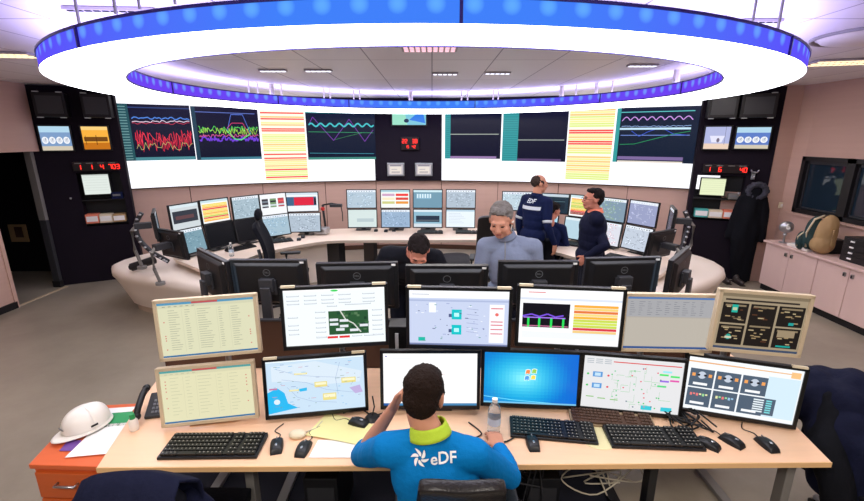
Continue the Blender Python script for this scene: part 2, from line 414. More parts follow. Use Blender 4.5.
def c_tiles():
    q = random.Random(2); c = Cv((238, 242, 246)); c.rect(0, .9, .5, .925, (226, 170, 120), 2); c.rect(.35, .9, .92, .92, (230, 180, 130), 2); c.rect(.72, .07, .99, .82, (206, 228, 240), 1); c.rect(.9, .84, .98, .95, (240, 190, 130), 2)
    for i in range(3):
        for j in range(2):
            x, y = .03 + i * .235, .44 - j * .37; c.rect(x, y, x + .22, y + .345, (78, 94, 112), 2)
            if j == 0:
                c.ell(x + .11, y + .23, .06, (190, 200, 215), 3, ry=.07); c.ell(x + .08, y + .23, .022, (30, 30, 40), 4); c.ell(x + .14, y + .23, .022, (30, 30, 40), 4); c.rect(x + .02, y + .2, x + .05, y + .26, (235, 160, 90), 4); c.rect(x + .17, y + .2, x + .2, y + .26, (235, 160, 90), 4)
            elif i < 2:
                for k in range(6): a = x + .03 + k * .028; c.rect(a, y + .2 + .02 * (k % 2), a + .02, y + .25, q.choice([(230, 120, 120), (150, 210, 150), (226, 226, 170), (150, 190, 220)]), 3)
            c.rect(x + .04, y + .04, x + .17, y + .085, (240, 242, 245), 3)
    x, y = .52, .07; c.rect(x + .09, y + .03, x + .3, y + .34, (78, 94, 112), 2)
    for k in range(6): c.rect(x + .11, y + .07 + k * .043, x + .2, y + .095 + k * .043, (225, 235, 240), 4); c.rect(x + .22, y + .07 + k * .043, x + .27, y + .095 + k * .043, (120, 210, 215), 4)
    return c
def c_cam(bg=(140, 180, 210), seed=1, lines=60, top=(225, 232, 240), ink=(90, 120, 150)):
    q = random.Random(seed); c = Cv(bg); c.rect(0, .88, 1, 1, top)
    for k in range(10): c.rect(.04 + k * .09, .91, .04 + k * .09 + q.uniform(.02, .05), .95, ink, 2)
    for k in range(lines):
        x, y = q.uniform(.04, .85), q.uniform(.06, .82); w = q.uniform(.02, .11)
        c.rect(x, y, x + w, y + .011, ink, 2)
        if k % 3 == 0: c.rect(x, y + .02, x + w * .6, y + .05, tuple(min(255, v + 34) for v in bg), 2)
        if k % 2: c.rect(x, y, x + .006, y + q.uniform(.04, .16), ink, 2)
        if k % 5 == 0: c.ell(x, y, .035, tuple(min(255, v + 40) for v in bg), 1, n=10)
    return c
def c_bars(cols, bg=(238, 240, 240), x0=.04, x1=.96, top=True):
    c = Cv(bg)
    if top: c.rect(0, .9, 1, 1, (196, 220, 226))
    n = len(cols); y1, y0 = .85, .08
    for k, q in enumerate(cols):
        if q: c.rect(x0, y1 - (k + 1) * (y1 - y0) / n, x1, y1 - (k + .12) * (y1 - y0) / n, q, 2)
    return c
def c_black(): return Cv((8, 10, 14))
YO, OR, RD, YG = (238, 214, 100), (240, 170, 60), (224, 60, 60), (190, 205, 80)

# ------------------------------------------------------------------ monitors
def monitor(label, W, H, c, ang, canvas, style='black', support='stand', desk=.74, back=False, tabs=False, group=None, badge=None, thick=.05, bez=.018, glow=None):
    """c: centre of the display; ang: yaw, tilt and roll in degrees; the thing's base is on the desk behind or under it"""
    yaw, tilt, roll = [R(a) for a in ang]
    Rz = Matrix.Rotation(yaw, 3, 'Z'); off = {'stand': .10, 'pole': .24, 'arm': .20}[support]
    base = V(c) + Rz @ V((0, off, 0)); base.z = desk
    t = thing('computer_monitor', label, 'monitor', base, yaw, group)
    loc = V((0, -off, c[2] - desk)); rot = (tilt, roll, 0)
    body, dk = {'black': (M['black'], M['satin']), 'beige': (M['beige'], M['beige_d']), 'grey': (M['black2'], M['black'])}[style]
    b = MB(); w, h = W / 2, H / 2
    b.box((0, .012, 0), (W, .026, H)); 
    hh = b.build('housing', body, t, bevel=.004, loc=loc, rot=rot)
    bk = MB(); bk.add([(x * w * a, y, z * h * a) for y, a in ((.024, .9), (.024 + thick * .5, .78)) for x in (-1, 1) for z in (-1, 1)], [(0, 1, 3, 2), (4, 6, 7, 5), (0, 4, 5, 1), (2, 3, 7, 6), (0, 2, 6, 4), (1, 5, 7, 3)])
    bk.build('back_cover', body, hh, bevel=.006)
    f = MB(); zb, hb = bez * (1.2 if style == 'black' else 1.0), bez
    for cx, cz, dx, dz in ((0, h - hb / 2, W, hb), (0, -h + zb / 2, W, zb), (-w + bez / 2, 0, bez, H - .01), (w - bez / 2, 0, bez, H - .01)): f.box((cx, -.004, cz), (dx, .010, dz))
    f.build('bezel', dk if style != 'beige' else M['beige'], hh, bevel=.002)
    sw, sh, sz = W - 2 * bez, H - hb - zb, (zb - hb) / 2
    canvas.build('screen', lambda u, v, o: ((u - .5) * sw, -.0012 - o, sz + (v - .5) * sh), hh, glow or M['screenA'])
    if tabs:
        for s in (-1, 1): MB().box((s * (w - .045), -.004, h + .002), (.07, .014, .012)).build('paper_tab', M['tab'], hh)
    if back:
        vb = MB(); vb.box((0, .024 + thick * .5 + .008, -.02), (.12, .016, .11)); 
        for s in (-1, 1): vb.cyl((s * .035, .06, .02), (s * .035, .068, .02), .006, n=8)
        vb.build('mount_plate', M['black2'], hh, bevel=.004)
        y = .024 + thick * .5 + .0015
        lg = MB(); n = 28
        vs = [V((math.cos(2 * PI * i / n) * r, y, h * .62 - .018 + math.sin(2 * PI * i / n) * r)) for r in (.022, .026) for i in range(n)]
        lg.add(vs, [(i, (i + 1) % n, n + (i + 1) % n, n + i) for i in range(n)])
        if badge: lg.v += [V((-p.x, y, h * .62 - .018 + p.y)) for p in badge[0]]; k = 2 * n; lg.f += [[k + i for i in q] for q in badge[1]]; lg.mi += [0] * len(badge[1])
        lg.build('round_badge', M['logo'], hh, fix=False)
        MB().box((-w + .03, .0265, h - .016), (.028, .003, .014)).build('white_sticker', M['paper'], hh)
        MB().box((0, .0262 + thick * .5, h * .62 - .07), (.13, .002, .006)).build('vent_slot', M['black2'], hh)
    z = c[2] - desk
    if support == 'stand':
        s = MB(); s.box((0, 0, .008), (.25, .19, .014)); s.build('stand_base', M['black'] if style != 'beige' else M['beige'], t, bevel=.006)
        s = MB(); s.box((0, .0, z * .5), (.07, .03, z - .02)); s.box((0, -.028, z), (.1, .05, .09)); s.build('stand_neck', M['black2'] if style != 'beige' else M['beige_d'], t, bevel=.005)
    elif support == 'pole':
        s = MB(); s.cyl((0, 0, 0), (0, 0, z + .05), .017, n=12); s.build('pole', M['steel'], t, smooth=2)
        MB().cyl((0, 0, 0), (0, 0, .02), .06, n=20).build('pole_base', M['black2'], t)
        MB().box((0, -.10, z), (.08, .20, .06)).build('mount_bracket', M['black2'], t, bevel=.004)
    else:
        s = MB(); s.box((0, -.06, z), (.08, .17, .07)); s.build('mount_bracket', M['black2'], t, bevel=.004)
        s = MB(); s.tube([(0, .01, z), (0, .06, z - .05), (0, .06, z * .45), (0, .02, .03)], .018, n=8); s.cyl((0, .02, 0), (0, .02, .03), .05, n=16); s.build('support_arm', M['steel'], t, smooth=2)
    return t

def text_faces(txt, size):
    cu = bpy.data.curves.new('lettering', 'FONT'); cu.body = txt; cu.size = size; cu.align_x = 'CENTER'; cu.align_y = 'CENTER'; cu.resolution_u = 3; cu.offset = size * .018
    o = bpy.data.objects.new('lettering', cu); COL.objects.link(o)
    bpy.context.view_layer.update()
    me = o.to_mesh(); vs = [v.co.copy() for v in me.vertices]; fs = [list(p.vertices) for p in me.polygons]
    o.to_mesh_clear(); bpy.data.objects.remove(o); bpy.data.curves.remove(cu)
    return vs, fs
# ------------------------------------------------------------------ the room
CZ = 2.97
def YC(x): return 8.75 - .0676 * (x + .35) ** 2
struct(MB().box((-.4, 3.6, -.05), (18, 13, .1)).build('floor', floor_mat()))
struct(MB().box((-.4, 3.6, CZ + .05), (18, 13, .1)).build('ceiling', ceil_mat()))
# curved back wall: wood panels below, dark band above
def curve_slab(mb, x0, x1, z0, z1, off, th, n=24):
    xs = [x0 + (x1 - x0) * i / n for i in range(n + 1)]
    vs = []
    for x in xs: vs += [(x, YC(x) - off, z0), (x, YC(x) - off, z1), (x, YC(x) - off + th, z1), (x, YC(x) - off + th, z0)]
    fs = []
    for i in range(n):
        for j in range(4): fs.append((i * 4 + j, i * 4 + (j + 1) % 4, (i + 1) * 4 + (j + 1) % 4, (i + 1) * 4 + j))
    fs += [(0, 1, 2, 3), (n * 4 + 3, n * 4 + 2, n * 4 + 1, n * 4)]
    return mb.add(vs, fs)
w = MB(); curve_slab(w, -5.6, 5.05, 0, 1.40, 0, .15); w.m(1)
for x in (-4.3, -3.2, -2.1, -1.12, .19, 1.3, 2.4, 3.5): w.box((x, YC(x) - .001, .74), (.012, .006, 1.3))
struct(w.build('wall_back', [M['wallwood'], M['dkbrown']]))
struct(curve_slab(MB(), -5.6, 5.05, 1.40, CZ, 0, .15).build('wall_back_top', M['darkin']))
struct(curve_slab(MB(), -5.4, 5.0, 0, .09, .02, .02).build('baseboard_back', M['dkbrown']))
# right wall, with three windows
w = MB(); pr_ = [(5.13, 6.62), (5.36, 6.60), (5.40, 6.38)]
w.prism([(5.10, 6.63), (5.36, 6.60), (5.40, 6.39), (5.62, 6.39), (5.62, 7.1), (5.2, 7.1)], 0, CZ)
w.box((5.475, 2.19, .585), (.15, 8.4, 1.17)); w.box((5.475, 2.19, 2.475), (.15, 8.4, .99))
w.box((5.475, 1.0, 1.575), (.15, 6.0, .81))
struct(w.build('wall_right', M['wallwood']))
for i, (y0, y1) in enumerate(((5.68, 6.39), (4.86, 5.62), (4.04, 4.80))):
    f = MB()
    for c, d in (((5.44, (y0 + y1) / 2, 1.95), (.10, y1 - y0 + .06, .06)), ((5.44, (y0 + y1) / 2, 1.2), (.10, y1 - y0 + .06, .06)), ((5.44, y0, 1.575), (.10, .06, .81)), ((5.44, y1, 1.575), (.10, .06, .81))): f.box(c, d)
    fr = struct(f.build('window_%d' % (i + 1), M['winframe']))
    MB().box((5.46, (y0 + y1) / 2, 1.575), (.012, y1 - y0, .75)).build('glass', M['winglass'], fr)
    q = MB(); 
    for c, d in (((5.445, (y0 + y1) / 2, 1.90), (.02, y1 - y0 - .06, .05)), ((5.445, y0 + .045, 1.575), (.02, .02, .7)), ((5.445, y1 - .045, 1.575), (.02, .02, .7)), ((5.445, (y0 + y1) / 2, 1.25), (.02, y1 - y0 - .06, .02))): q.box(c, d)
    q.build('sash', M['black2'], fr)
struct(MB().box((5.385, 4.4, 1.15), (.05, 4.2, .03)).build('trim_1', M['wallwood']))
struct(MB().prism([(5.6, 4.0), (7.4, 4.0), (7.4, 6.4), (5.6, 6.4)], 1.0, 1.02).build('trim_2', M['darkin']))
# left wall with the open doorway, the dark room beyond
w = MB()
w.box((-5.73, 1.8, CZ / 2), (.15, 7.46, CZ)); w.box((-5.77, 5.97, (2.05 + CZ) / 2), (.16, .9, CZ - 2.05))
struct(w.build('wall_left', M['wallwood']))
struct(MB().box((-5.645, 3.4, .045), (.025, 4.2, .09)).build('baseboard_left', M['darkin']))
struct(MB().box((-5.65, 5.50, CZ * .35), (.02, .05, CZ * .7)).build('trim_3', M['wallwood']))
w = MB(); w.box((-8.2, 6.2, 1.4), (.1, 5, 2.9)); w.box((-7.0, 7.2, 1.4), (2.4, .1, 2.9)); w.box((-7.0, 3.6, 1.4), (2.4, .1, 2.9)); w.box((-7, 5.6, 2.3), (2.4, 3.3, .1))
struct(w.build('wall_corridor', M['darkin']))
j = MB(); j.box((-5.80, 6.36, 1.55), (.10, .055, 1.0)); j.m(1).box((-5.80, 6.36, .525), (.10, .055, 1.05)); j.m(2).box((-5.80, 6.355, .05), (.12, .07, .1))
struct(j.build('door_1', [M['steel'], M['black2'], M['darkin']], bevel=.004))
struct(MB().box((-5.68, 5.95, .004), (.05, .82, .006)).build('trim_4', M['beige']))
nb = thing('notice_board', 'small tan framed notice on the dark wall seen through the open doorway', 'notice', (-6.98, 7.13, -.30))
n_ = MB(); n_.box((0, 0, .98), (.30, .02, .30)); n_.build('board', M['tan'], nb, bevel=.004)
MB().box((.02, -.013, 1.0), (.13, .006, .18)).build('sheet', M['dkbrown'], nb)

# ------------------------------------------------------------------ ceiling fittings
M['grillef'] = mat('grey_grille_frame', (176, 168, 172), .5)
def ceil_grille(label, x, y, lx, ly, n, m2, rz=0, name='ceiling_vent', cat='ceiling vent'):
    t = thing(name, label, cat, (x, y, CZ - .012), rz)
    MB().box((0, 0, 0), (lx, ly, .016)).build('frame', M['grillef'], t)
    for k in range(n):
        s_ = MB(); nd = max(4, int(lx / .05))
        for j in range(nd): s_.box((lx * .95 * ((j + .5) / nd - .5), ly * ((k + .5) / n - .5), -.010), (lx * .95 / nd * .7, ly / n * .35, .008))
        s_.build('slot_grille', m2, t)
    return t
warm = emat('warm_tube', (255, 226, 180), 1.6); pink = emat('pinkish_tube', (255, 190, 205), 1.2); cool = emat('cool_spot', (235, 235, 255), 1.6)
ceil_grille('linear ceiling light grille above the right wall, three warm slots', 4.05, 4.55, .62, .34, 3, warm, R(-14), 'ceiling_light', 'ceiling light')
ceil_grille('linear ceiling light grille over the wall beside the open doorway', -3.85, 4.15, .6, .22, 3, warm, R(8), 'ceiling_light', 'ceiling light')
ceil_grille('pinkish lit ceiling grille seen through the middle of the ring light', -.02, 3.85, .46, .26, 4, pink, 0, 'ceiling_light', 'ceiling light')
ceil_grille('dotted row of dark ceiling slots above the ring light near its hanging rods', -1.85, 2.75, .5, .05, 1, M['black2'], R(4))
ceil_grille('short dotted ceiling slot over the ring light toward the windows', 2.08, 3.0, .25, .04, 1, M['black2'])
for k, (x, y) in enumerate(((-1.75, 5.1), (-1.25, 5.1), (0.15, 5.35), (.75, 5.3), (2.15, 4.75))):
    ceil_grille(['twin recessed spot behind the ring light on the doorway side', 'second twin spot beside the first, nearer the grille', 'small spot just behind the pinkish grille', 'small spot between the pinkish grille and the windows side', 'cluster of cool spots at the window end of the ring opening'][k], x, y, .3, .07, 3, cool, 0, 'ceiling_spotlight', 'ceiling light')
dt = thing('ceiling_disc', 'large round shallow disc fitting on the ceiling above the windows', 'ceiling fitting', (3.22, 3.42, CZ)); dt.scale = (.5, .5, 1)
d = MB(); d.lathe([(.0, -.03), (.62, -.03), (.66, -.012), (.70, -.002)], n=48); d.build('disc', M['white'], dt, smooth=2)
d = MB(); d.lathe([(.70, -.001), (.72, -.02), (.75, -.02), (.76, -.001)], n=48); d.build('rim', M['steel'], dt, smooth=2)

# ------------------------------------------------------------------ ring light
RC = V((-.055, 4.92)); RO = (3.10, 3.19, 2.65); RI = (2.73, 2.53, 2.70); BO, BI = .09, .12
ring = thing('ring_light', 'huge glowing oval ring light with blue violet edge hanging below the ceiling', 'ring light', (RC.x, RC.y, 0))
def re(p, th, dz=0, dr=0): return V(((p[0] + dr) * math.cos(th), (p[1] + dr) * math.sin(th), p[2] + dz))
N = 128
def band_mat():
    m = mat('blue_violet_band', (30, 30, 80), .3); nt = m.node_tree; b = nt.nodes['Principled BSDF']
    tc = nt.nodes.new('ShaderNodeTexCoord'); sx = nt.nodes.new('ShaderNodeSeparateXYZ'); nt.links.new(tc.outputs['Object'], sx.inputs[0])
    ab = nt.nodes.new('ShaderNodeMath'); ab.operation = 'ABSOLUTE'; nt.links.new(sx.outputs['X'], ab.inputs[0])
    rp = nt.nodes.new('ShaderNodeValToRGB'); mr = nt.nodes.new('ShaderNodeMapRange'); mr.inputs['From Max'].default_value = 3.3
    nt.links.new(ab.outputs[0], mr.inputs['Value']); nt.links.new(mr.outputs[0], rp.inputs['Fac'])
    e = rp.color_ramp.elements; e[0].position = .15; e[0].color = lin((58, 120, 235)) + (1,); e[1].position = 1; e[1].color = lin((112, 44, 222)) + (1,)
    x = e.new(.55); x.color = lin((84, 76, 236)) + (1,)
    uv = nt.nodes.new('ShaderNodeUVMap'); s2 = nt.nodes.new('ShaderNodeSeparateXYZ'); nt.links.new(uv.outputs[0], s2.inputs[0])
    def mth(op, a, bb=None):
        n = nt.nodes.new('ShaderNodeMath'); n.operation = op
        for i, q in enumerate((a, bb)):
            if q is None: continue
            if isinstance(q, (int, float)): n.inputs[i].default_value = q
            else: nt.links.new(q, n.inputs[i])
        return n.outputs[0]
    du = mth('SUBTRACT', mth('FRACT', s2.outputs['X']), .5); dv = mth('MULTIPLY', mth('SUBTRACT', s2.outputs['Y'], .72), .7)
    d2 = mth('ADD', mth('MULTIPLY', du, du), mth('MULTIPLY', dv, dv)); g = mth('SUBTRACT', 1, mth('MULTIPLY', d2, 13)); g = mth('MAXIMUM', g, 0)
    mx = nt.nodes.new('ShaderNodeMix'); mx.data_type = 'RGBA'; nt.links.new(mth('MULTIPLY', g, .4), mx.inputs[0]); nt.links.new(rp.outputs[0], mx.inputs[6]); mx.inputs[7].default_value = lin((120, 205, 255)) + (1,)
    nt.links.new(mx.outputs[2], b.inputs['Emission Color']); b.inputs['Emission Strength'].default_value = 1.0; b.inputs['Specular IOR Level'].default_value = .05; b.inputs['Roughness'].default_value = .9; b.inputs['Base Color'].default_value = (.01, .01, .03, 1)
    return m
bm_ = band_mat()
def band(name, p, h, reps, inward=False):
    vs, fs, uvs = [], [], []
    for i in range(N + 1):
        th = 2 * PI * i / N; vs += [re(p, th), re(p, th, h)]
    me = bpy.data.meshes.new(name)
    fs = [(2 * i, 2 * i + 2, 2 * i + 3, 2 * i + 1) for i in range(N)]
    me.from_pydata([tuple(v) for v in vs], [], fs); me.materials.append(bm_); uv = me.uv_layers.new(name='UVMap')
    for i in range(N):
        for k, (a, b) in enumerate(((i, 0), (i + 1, 0), (i + 1, 1), (i, 1))): uv.data[i * 4 + k].uv = (a / N * reps, b)
    o = bpy.data.objects.new(name, me); COL.objects.link(o); o.parent = ring; return o
band('outer_band', RO, BO, 140); band('inner_band', RI, BI, 110)
dif = MB(); dif.grid(lambda u, v: re(RO, 2 * PI * u).lerp(re(RI, 2 * PI * u), v) - V((0, 0, .012 * math.sin(PI * v))), N, 3)
dif.build('diffuser', emat('white_diffuser', (246, 246, 255), 6.0), ring, smooth=True)
top = MB(); top.grid(lambda u, v: re(RO, 2 * PI * u, BO).lerp(re(RI, 2 * PI * u, BI), v), N, 2)
top.build('top_cover', emat('uplight_cover', (196, 186, 255), 4.5), ring)
for nm, p, h, sg in (('outer_rim', RO, BO, 1), ('inner_rim', RI, BI, -1)):
    for dz in (h, 0):
        q = MB(); q.grid(lambda u, v: re(p, 2 * PI * u, dz + [-.006, .006, .006, -.006, -.006][round(v * 4)], sg * [.006, .006, -.004, -.004, .006][round(v * 4)]), N, 4)
        if dz or sg < 0: q.build(nm if dz else 'lower_' + nm, mat('violet_rim', (52, 34, 130), .4), ring)
jm = mat('violet_joint', (50, 30, 130), .4)
def farang(px, p, far=True):
    th = PI / 2 if far else -PI / 2
    for _ in range(12):
        Y = RC.y + p[1] * math.sin(th); z = p[2]; r_ = (px - 432) / (FPX) * (Y * math.cos(PITCH) - (z - CAMZ) * math.sin(PITCH))
        cth = max(-1, min(1, (r_ - RC.x) / p[0])); th = math.acos(cth) * (1 if far else -1)
    return th
for px, p, h, fr in ((80, RO, BO, 0), (461, RO, BO, 0), (788, RO, BO, 0), (135, RI, BI, 1), (228, RI, BI, 1), (349, RI, BI, 1), (475, RI, BI, 1), (600, RI, BI, 1), (702, RI, BI, 1)):
    th = farang(px, p, fr); q = re(p, th, 0, .004 if p is RO else -.004)
    MB().box(q + V((0, 0, h / 2)), (.012, .012, h), Matrix.Rotation(th, 3, 'Z')).build('joint_strip', jm, ring)
for px, rr, fr in ((72, .006, 0), (109, .006, 0), (133, .005, 0), (169, .005, 0), (760, .005, 0), (785, .006, 0),
                   (206, .008, 1), (213, .008, 1), (234, .009, 1), (275, .028, 1), (326, .009, 1), (332, .009, 1), (355, .009, 1), (361, .009, 1), (411, .028, 1), (461, .009, 1), (467, .009, 1), (492, .009, 1), (497, .009, 1), (559, .028, 1), (592, .009, 1), (611, .009, 1), (621, .009, 1), (640, .009, 1), (680, .032, 1)):
    p = (RO if not fr else RI); th = farang(px, p, fr); q = re(p, th, 0, .05 if fr else -.05)
    MB().cyl((q.x, q.y, 2.77), (q.x, q.y, CZ), rr * 1.2, n=8).build('suspension_rod', M['white'] if fr else M['steel'], ring, smooth=2)

# ------------------------------------------------------------------ video walls
def WC(px, py, off=.08):                  # survey point on the curved screen: x and height
    r = ray(px, py); t = 8.0 / r.y
    for _ in range(30): x = r.x * t; t = (YC(x) - off) / r.y
    return r.x * t, CAMZ + r.z * t
def wmap(x0, x1, z0, z1, off=.08):
    return lambda u, v, o: (x0 + (x1 - x0) * u, YC(x0 + (x1 - x0) * u) - off - .002 - o * 8, z0 + (z1 - z0) * v)
def window_rect(pts):
    q = [WC(*p) for p in pts]
    return ((q[0][0] + q[3][0]) / 2, (q[1][0] + q[2][0]) / 2, (q[2][1] + q[3][1]) / 2, (q[0][1] + q[1][1]) / 2)
def dense(c, n):                          # curved surface: cut long shapes into short ones
    out = []
    for pts, col, l in c.p:
        if len(pts) == 4 and abs(pts[1][0] - pts[0][0]) > .12 and abs(pts[0][1] - pts[1][1]) < 1e-6:
            (a, y0), (b, _), (_, y1), _ = pts; k = max(2, int(abs(b - a) * n))
            for i in range(k): p, q = a + (b - a) * i / k, a + (b - a) * (i + 1) / k; out.append(([(p, y0), (q, y0), (q, y1), (p, y1)], col, l))
        else: out.append((pts, col, l))
    c.p = out; return c
def noisy(q, n, x0, x1, y, a): return [(x0 + (x1 - x0) * i / n, y + q.uniform(-a, a)) for i in range(n + 1)]
NV = (9, 10, 38)
def g1():
    q = random.Random(1); c = Cv(NV); c.rect(0, 0, .16, 1, (30, 76, 84)); 
    for k in range(20): c.rect(.01, .03 + k * .048, .13, .045 + k * .048, (110, 150, 152), 2)
    c.rect(.16, .0, 1, .06, (70, 130, 140), 2); c.rect(.16, .93, 1, .95, (40, 60, 110), 1)
    c.line(noisy(q, 26, .19, .98, .76, .02), .03 * .62, (80, 130, 220), 2); c.line(noisy(q, 26, .19, .98, .70, .02), .02 * .62, (230, 210, 230), 3); c.line(noisy(q, 26, .19, .98, .67, .02), .012 * .62, (220, 60, 90), 3)
    c.line(noisy(q, 95, .2, .98, .36, .2), .014 * .62, (225, 40, 66), 2); c.line(noisy(q, 40, .2, .98, .4, .1), .016 * .62, (240, 60, 80), 2); c.line(noisy(q, 26, .2, .98, .26, .08), .012 * .62, (200, 190, 120), 3)
    return c
def g2():
    q = random.Random(2); c = Cv(NV); c.rect(0, 0, .06, 1, (30, 60, 78)); c.rect(.06, 0, 1, .05, (60, 120, 140)); c.line([(.06, .9), (.95, .88)], .012, (100, 120, 200), 2)
    c.line(noisy(q, 60, .08, .98, .58, .06), .018 * .62, (90, 220, 90), 3); c.line(noisy(q, 60, .08, .98, .55, .07), .015 * .62, (180, 230, 80), 3); c.line(noisy(q, 90, .08, .98, .4, .05), .045 * .62, (110, 60, 210), 2); c.line(noisy(q, 90, .08, .98, .46, .03), .018 * .62, (220, 90, 160), 2)
    c.line([(.5, .55), (.58, .86), (.76, .86), (.86, .5)], .012, (90, 120, 220), 4); c.line([(.5, .6), (.58, .7), (.75, .7), (.85, .45)], .012, (200, 60, 110), 4); c.line([(.5, .55), (.6, .4), (.7, .38), (.86, .5)], .02, (90, 220, 110), 4)
    return c
def g3():
    q = random.Random(3); c = Cv((10, 20, 44)); c.rect(0, 0, 1, .05, (60, 130, 120)); c.rect(0, .96, 1, .98, (60, 150, 150))
    pts = [(.04 + .94 * i / 40, .72 + .035 * math.sin(i * 1.1)) for i in range(41)]; c.line(pts, .03, (70, 190, 200), 3)
    c.line([(.04, .72), (.1, .88), (.38, .4), (.62, .84), (.84, .38), (.97, .62)], .012, (120, 60, 170), 2); c.line([(.03, .58), (.97, .56)], .008, (60, 170, 110), 2); c.line([(.4, .42), (.62, .5), (.8, .56)], .006, (70, 150, 90), 2); c.line([(.03, .14), (.97, .12)], .008, (70, 160, 180), 2)
    return c
def gdark(teal, ly, low=True):
    c = Cv((12, 13, 38)); c.rect(0, 0, teal, 1, (50, 148, 152))
    for k in range(22): c.rect(.01, .02 + k * .045, teal - .01, .028 + k * .045, (30, 110, 120), 2)
    c.rect(teal, ly, .96, ly + .012, (190, 200, 190), 2)
    c.rect(teal, .01, .93, .055, (150, 120, 170) if low else (90, 70, 110), 2)
    return c
def g4():
    q = random.Random(5); c = Cv((10, 24, 46)); c.rect(0, 0, .05, 1, (50, 150, 150)); c.rect(.05, .91, .9, .925, (90, 190, 190), 2)
    pts = [(.07 + .82 * i / 60, .76 + .035 * abs(math.sin(i * .42)) * 2) for i in range(61)]; c.line(pts, .016, (200, 150, 230), 3); c.rect(.05, .6, .88, .635, (190, 220, 240), 3, 10)
    c.line(noisy(q, 40, .07, .88, .66, .01), .014 * .62, (150, 180, 230), 3); c.line([(.07, .5), (.88, .5)], .01, (120, 150, 230), 2); c.line([(.2, .58), (.3, .48), (.4, .56), (.55, .64), (.7, .52), (.85, .5)], .01, (60, 90, 210), 2)
    c.line([(.07, .33), (.25, .34), (.5, .44), (.7, .52), (.88, .57)], .01, (40, 150, 90), 2); c.rect(.06, .05, .84, .11, (120, 100, 150), 2); c.rect(.06, .0, .84, .03, (220, 210, 200), 2)
    return c
def clist(seq):
    c = Cv((250, 246, 226)); n = len(seq)
    for k, q in enumerate(seq):
        if q: c.rect(.01, 1 - (k + 1) / n + .004, .99, 1 - k / n - .004, q, 2)
    return c
PY, PO, PR, PG = (250, 232, 150), (252, 196, 120), (238, 70, 62), (216, 232, 130)
seqL = [PO, None, PR, None, PO, PR, None, PY, PO, None, PR, PR, None, PY, PG, PY, PG, PY, PO, PY, PY, PG, None, PR, None, PR, PO, PY, PY, PO, PY, PR, PG, PY, PG, PR, PY]
seqR = [PY, PO, PY, PO, PG, PY, PY, PG, PG, None, PR, PR, PY, PO, PY, PR, PR, PY, PO, PY, PG, None, PO, PY, PO, PY, PO, PY, PO, PY, PG, PG, PG]
ZB_, ZT_ = 1.41, 2.93
for nm, x0, x1, wins, lab in (('video_wall', -5.15, -1.12, [
        ([(113.5, 103.7), (189.5, 105), (196, 159.5), (124.8, 161)], g1, 'graph_window', 1.35), ([(190.7, 105.8), (259, 108), (260.5, 159.6), (196.8, 159.6)], g2, 'graph_window', 1.3),
        ([(260.4, 108), (304.9, 108), (307.5, 178.8), (265, 180.8)], lambda: clist(seqL), 'alarm_list', 1), ([(305.5, 111), (375.3, 111.5), (375.3, 159.2), (307.9, 159.8)], g3, 'graph_window', 1.5)],
        'curved projection wall beside the doorway side panel, red and green traces and orange list'),
        ('video_wall', .19, 4.62, [
        ([(444.3, 111.5), (502.2, 111.5), (499.8, 158.5), (445.5, 159)], lambda: gdark(.1, .52), 'graph_window', 1), ([(503, 111), (569.3, 109.5), (565, 161), (502, 161.8)], lambda: gdark(.25, .42, False), 'graph_window', 1),
        ([(570.5, 107), (616.7, 106), (608.2, 180), (564.4, 179.5)], lambda: clist(seqR), 'alarm_list', 1), ([(618, 107.4), (706, 106), (696, 163), (611.8, 162.6)], g4, 'graph_window', 1)],
        'curved projection wall with teal columns, dark windows and yellow list beside the coat panel')):
    t = thing(nm, lab, 'video wall', ((x0 + x1) / 2, YC((x0 + x1) / 2), 0))
    inv = V((-(x0 + x1) / 2, -YC((x0 + x1) / 2), 0))
    def put(o): o.location = inv; return o
    put(curve_slab(MB(), x0, x1, ZB_, ZT_, .075, .07).build('housing', M['darkwall'], t))
    c = Cv((246, 246, 252)); put(dense(c, 24).build('projection_surface', wmap(x0, x1, ZB_ + .01, ZT_ - .01, .078), t, M['screenW']))
    for pts, fn, wn, k in wins:
        a, b, z0, z1 = window_rect(pts); c = dense(fn(), 18)
        o = put(c.build(wn, wmap(a, b, z0, z1, .084), t, M['screenA']))
# centre column
t = thing('equipment_column', 'dark column between the two projection walls holding a clock and two small displays', 'column', (-.46, YC(-.46), 0))
o = curve_slab(MB(), -1.11, .18, ZB_, ZT_ + .02, .075, .07, 8).build('front_panel', M['darkwall'], t); o.location = (.46, -YC(-.46), 0)
def col_at(px, py): x, z = WC(px, py, .1); return x, z
def wall_display(label, x0, x1, z0, z1, cv, y=None, loc=None, yaw=0, name='wall_display', style='black', depth=.04, bez=.02, extra=None, tilt=0):
    if loc is None: loc = ((x0 + x1) / 2, YC((x0 + x1) / 2) - .10, (z0 + z1) / 2)
    t = thing(name, label, 'display', loc, yaw); W, H = abs(x1 - x0), abs(z1 - z0)
    hm = {'black': M['satin'], 'silver': M['silver'], 'grey': M['black2'], 'cream': M['tab']}[style]
    h = MB(); h.box((0, .0, 0), (W, depth, H)); h = h.build('housing', hm, t, bevel=.004, rot=(tilt, 0, 0))
    cv.build('screen', lambda u, v, o: ((u - .5) * (W - 2 * bez), -depth / 2 - .001 - o, (v - .5) * (H - 2 * bez)), h)
    return t
ct = Cv((120, 190, 210)); ct.poly([(.0, .0), (.45, 0), (.35, 1), (0, 1)], (150, 215, 190), 1); ct.poly([(.5, .3), (.9, .95), (.98, .1)], (50, 120, 220), 2); ct.ell(.42, .25, .12, (30, 50, 80), 3)
a = col_at(391, 107); b = col_at(427, 126); wall_display('small monitor at the top of the dark centre column, tucked under the ring light', a[0], b[0], b[1], a[1], ct)
a = col_at(401, 137); b = col_at(419, 150)
t = thing('digital_clock', 'red digital clock on the dark centre column between the projection walls', 'clock', ((a[0] + b[0]) / 2, YC(-.4) - .10, (a[1] + b[1]) / 2))
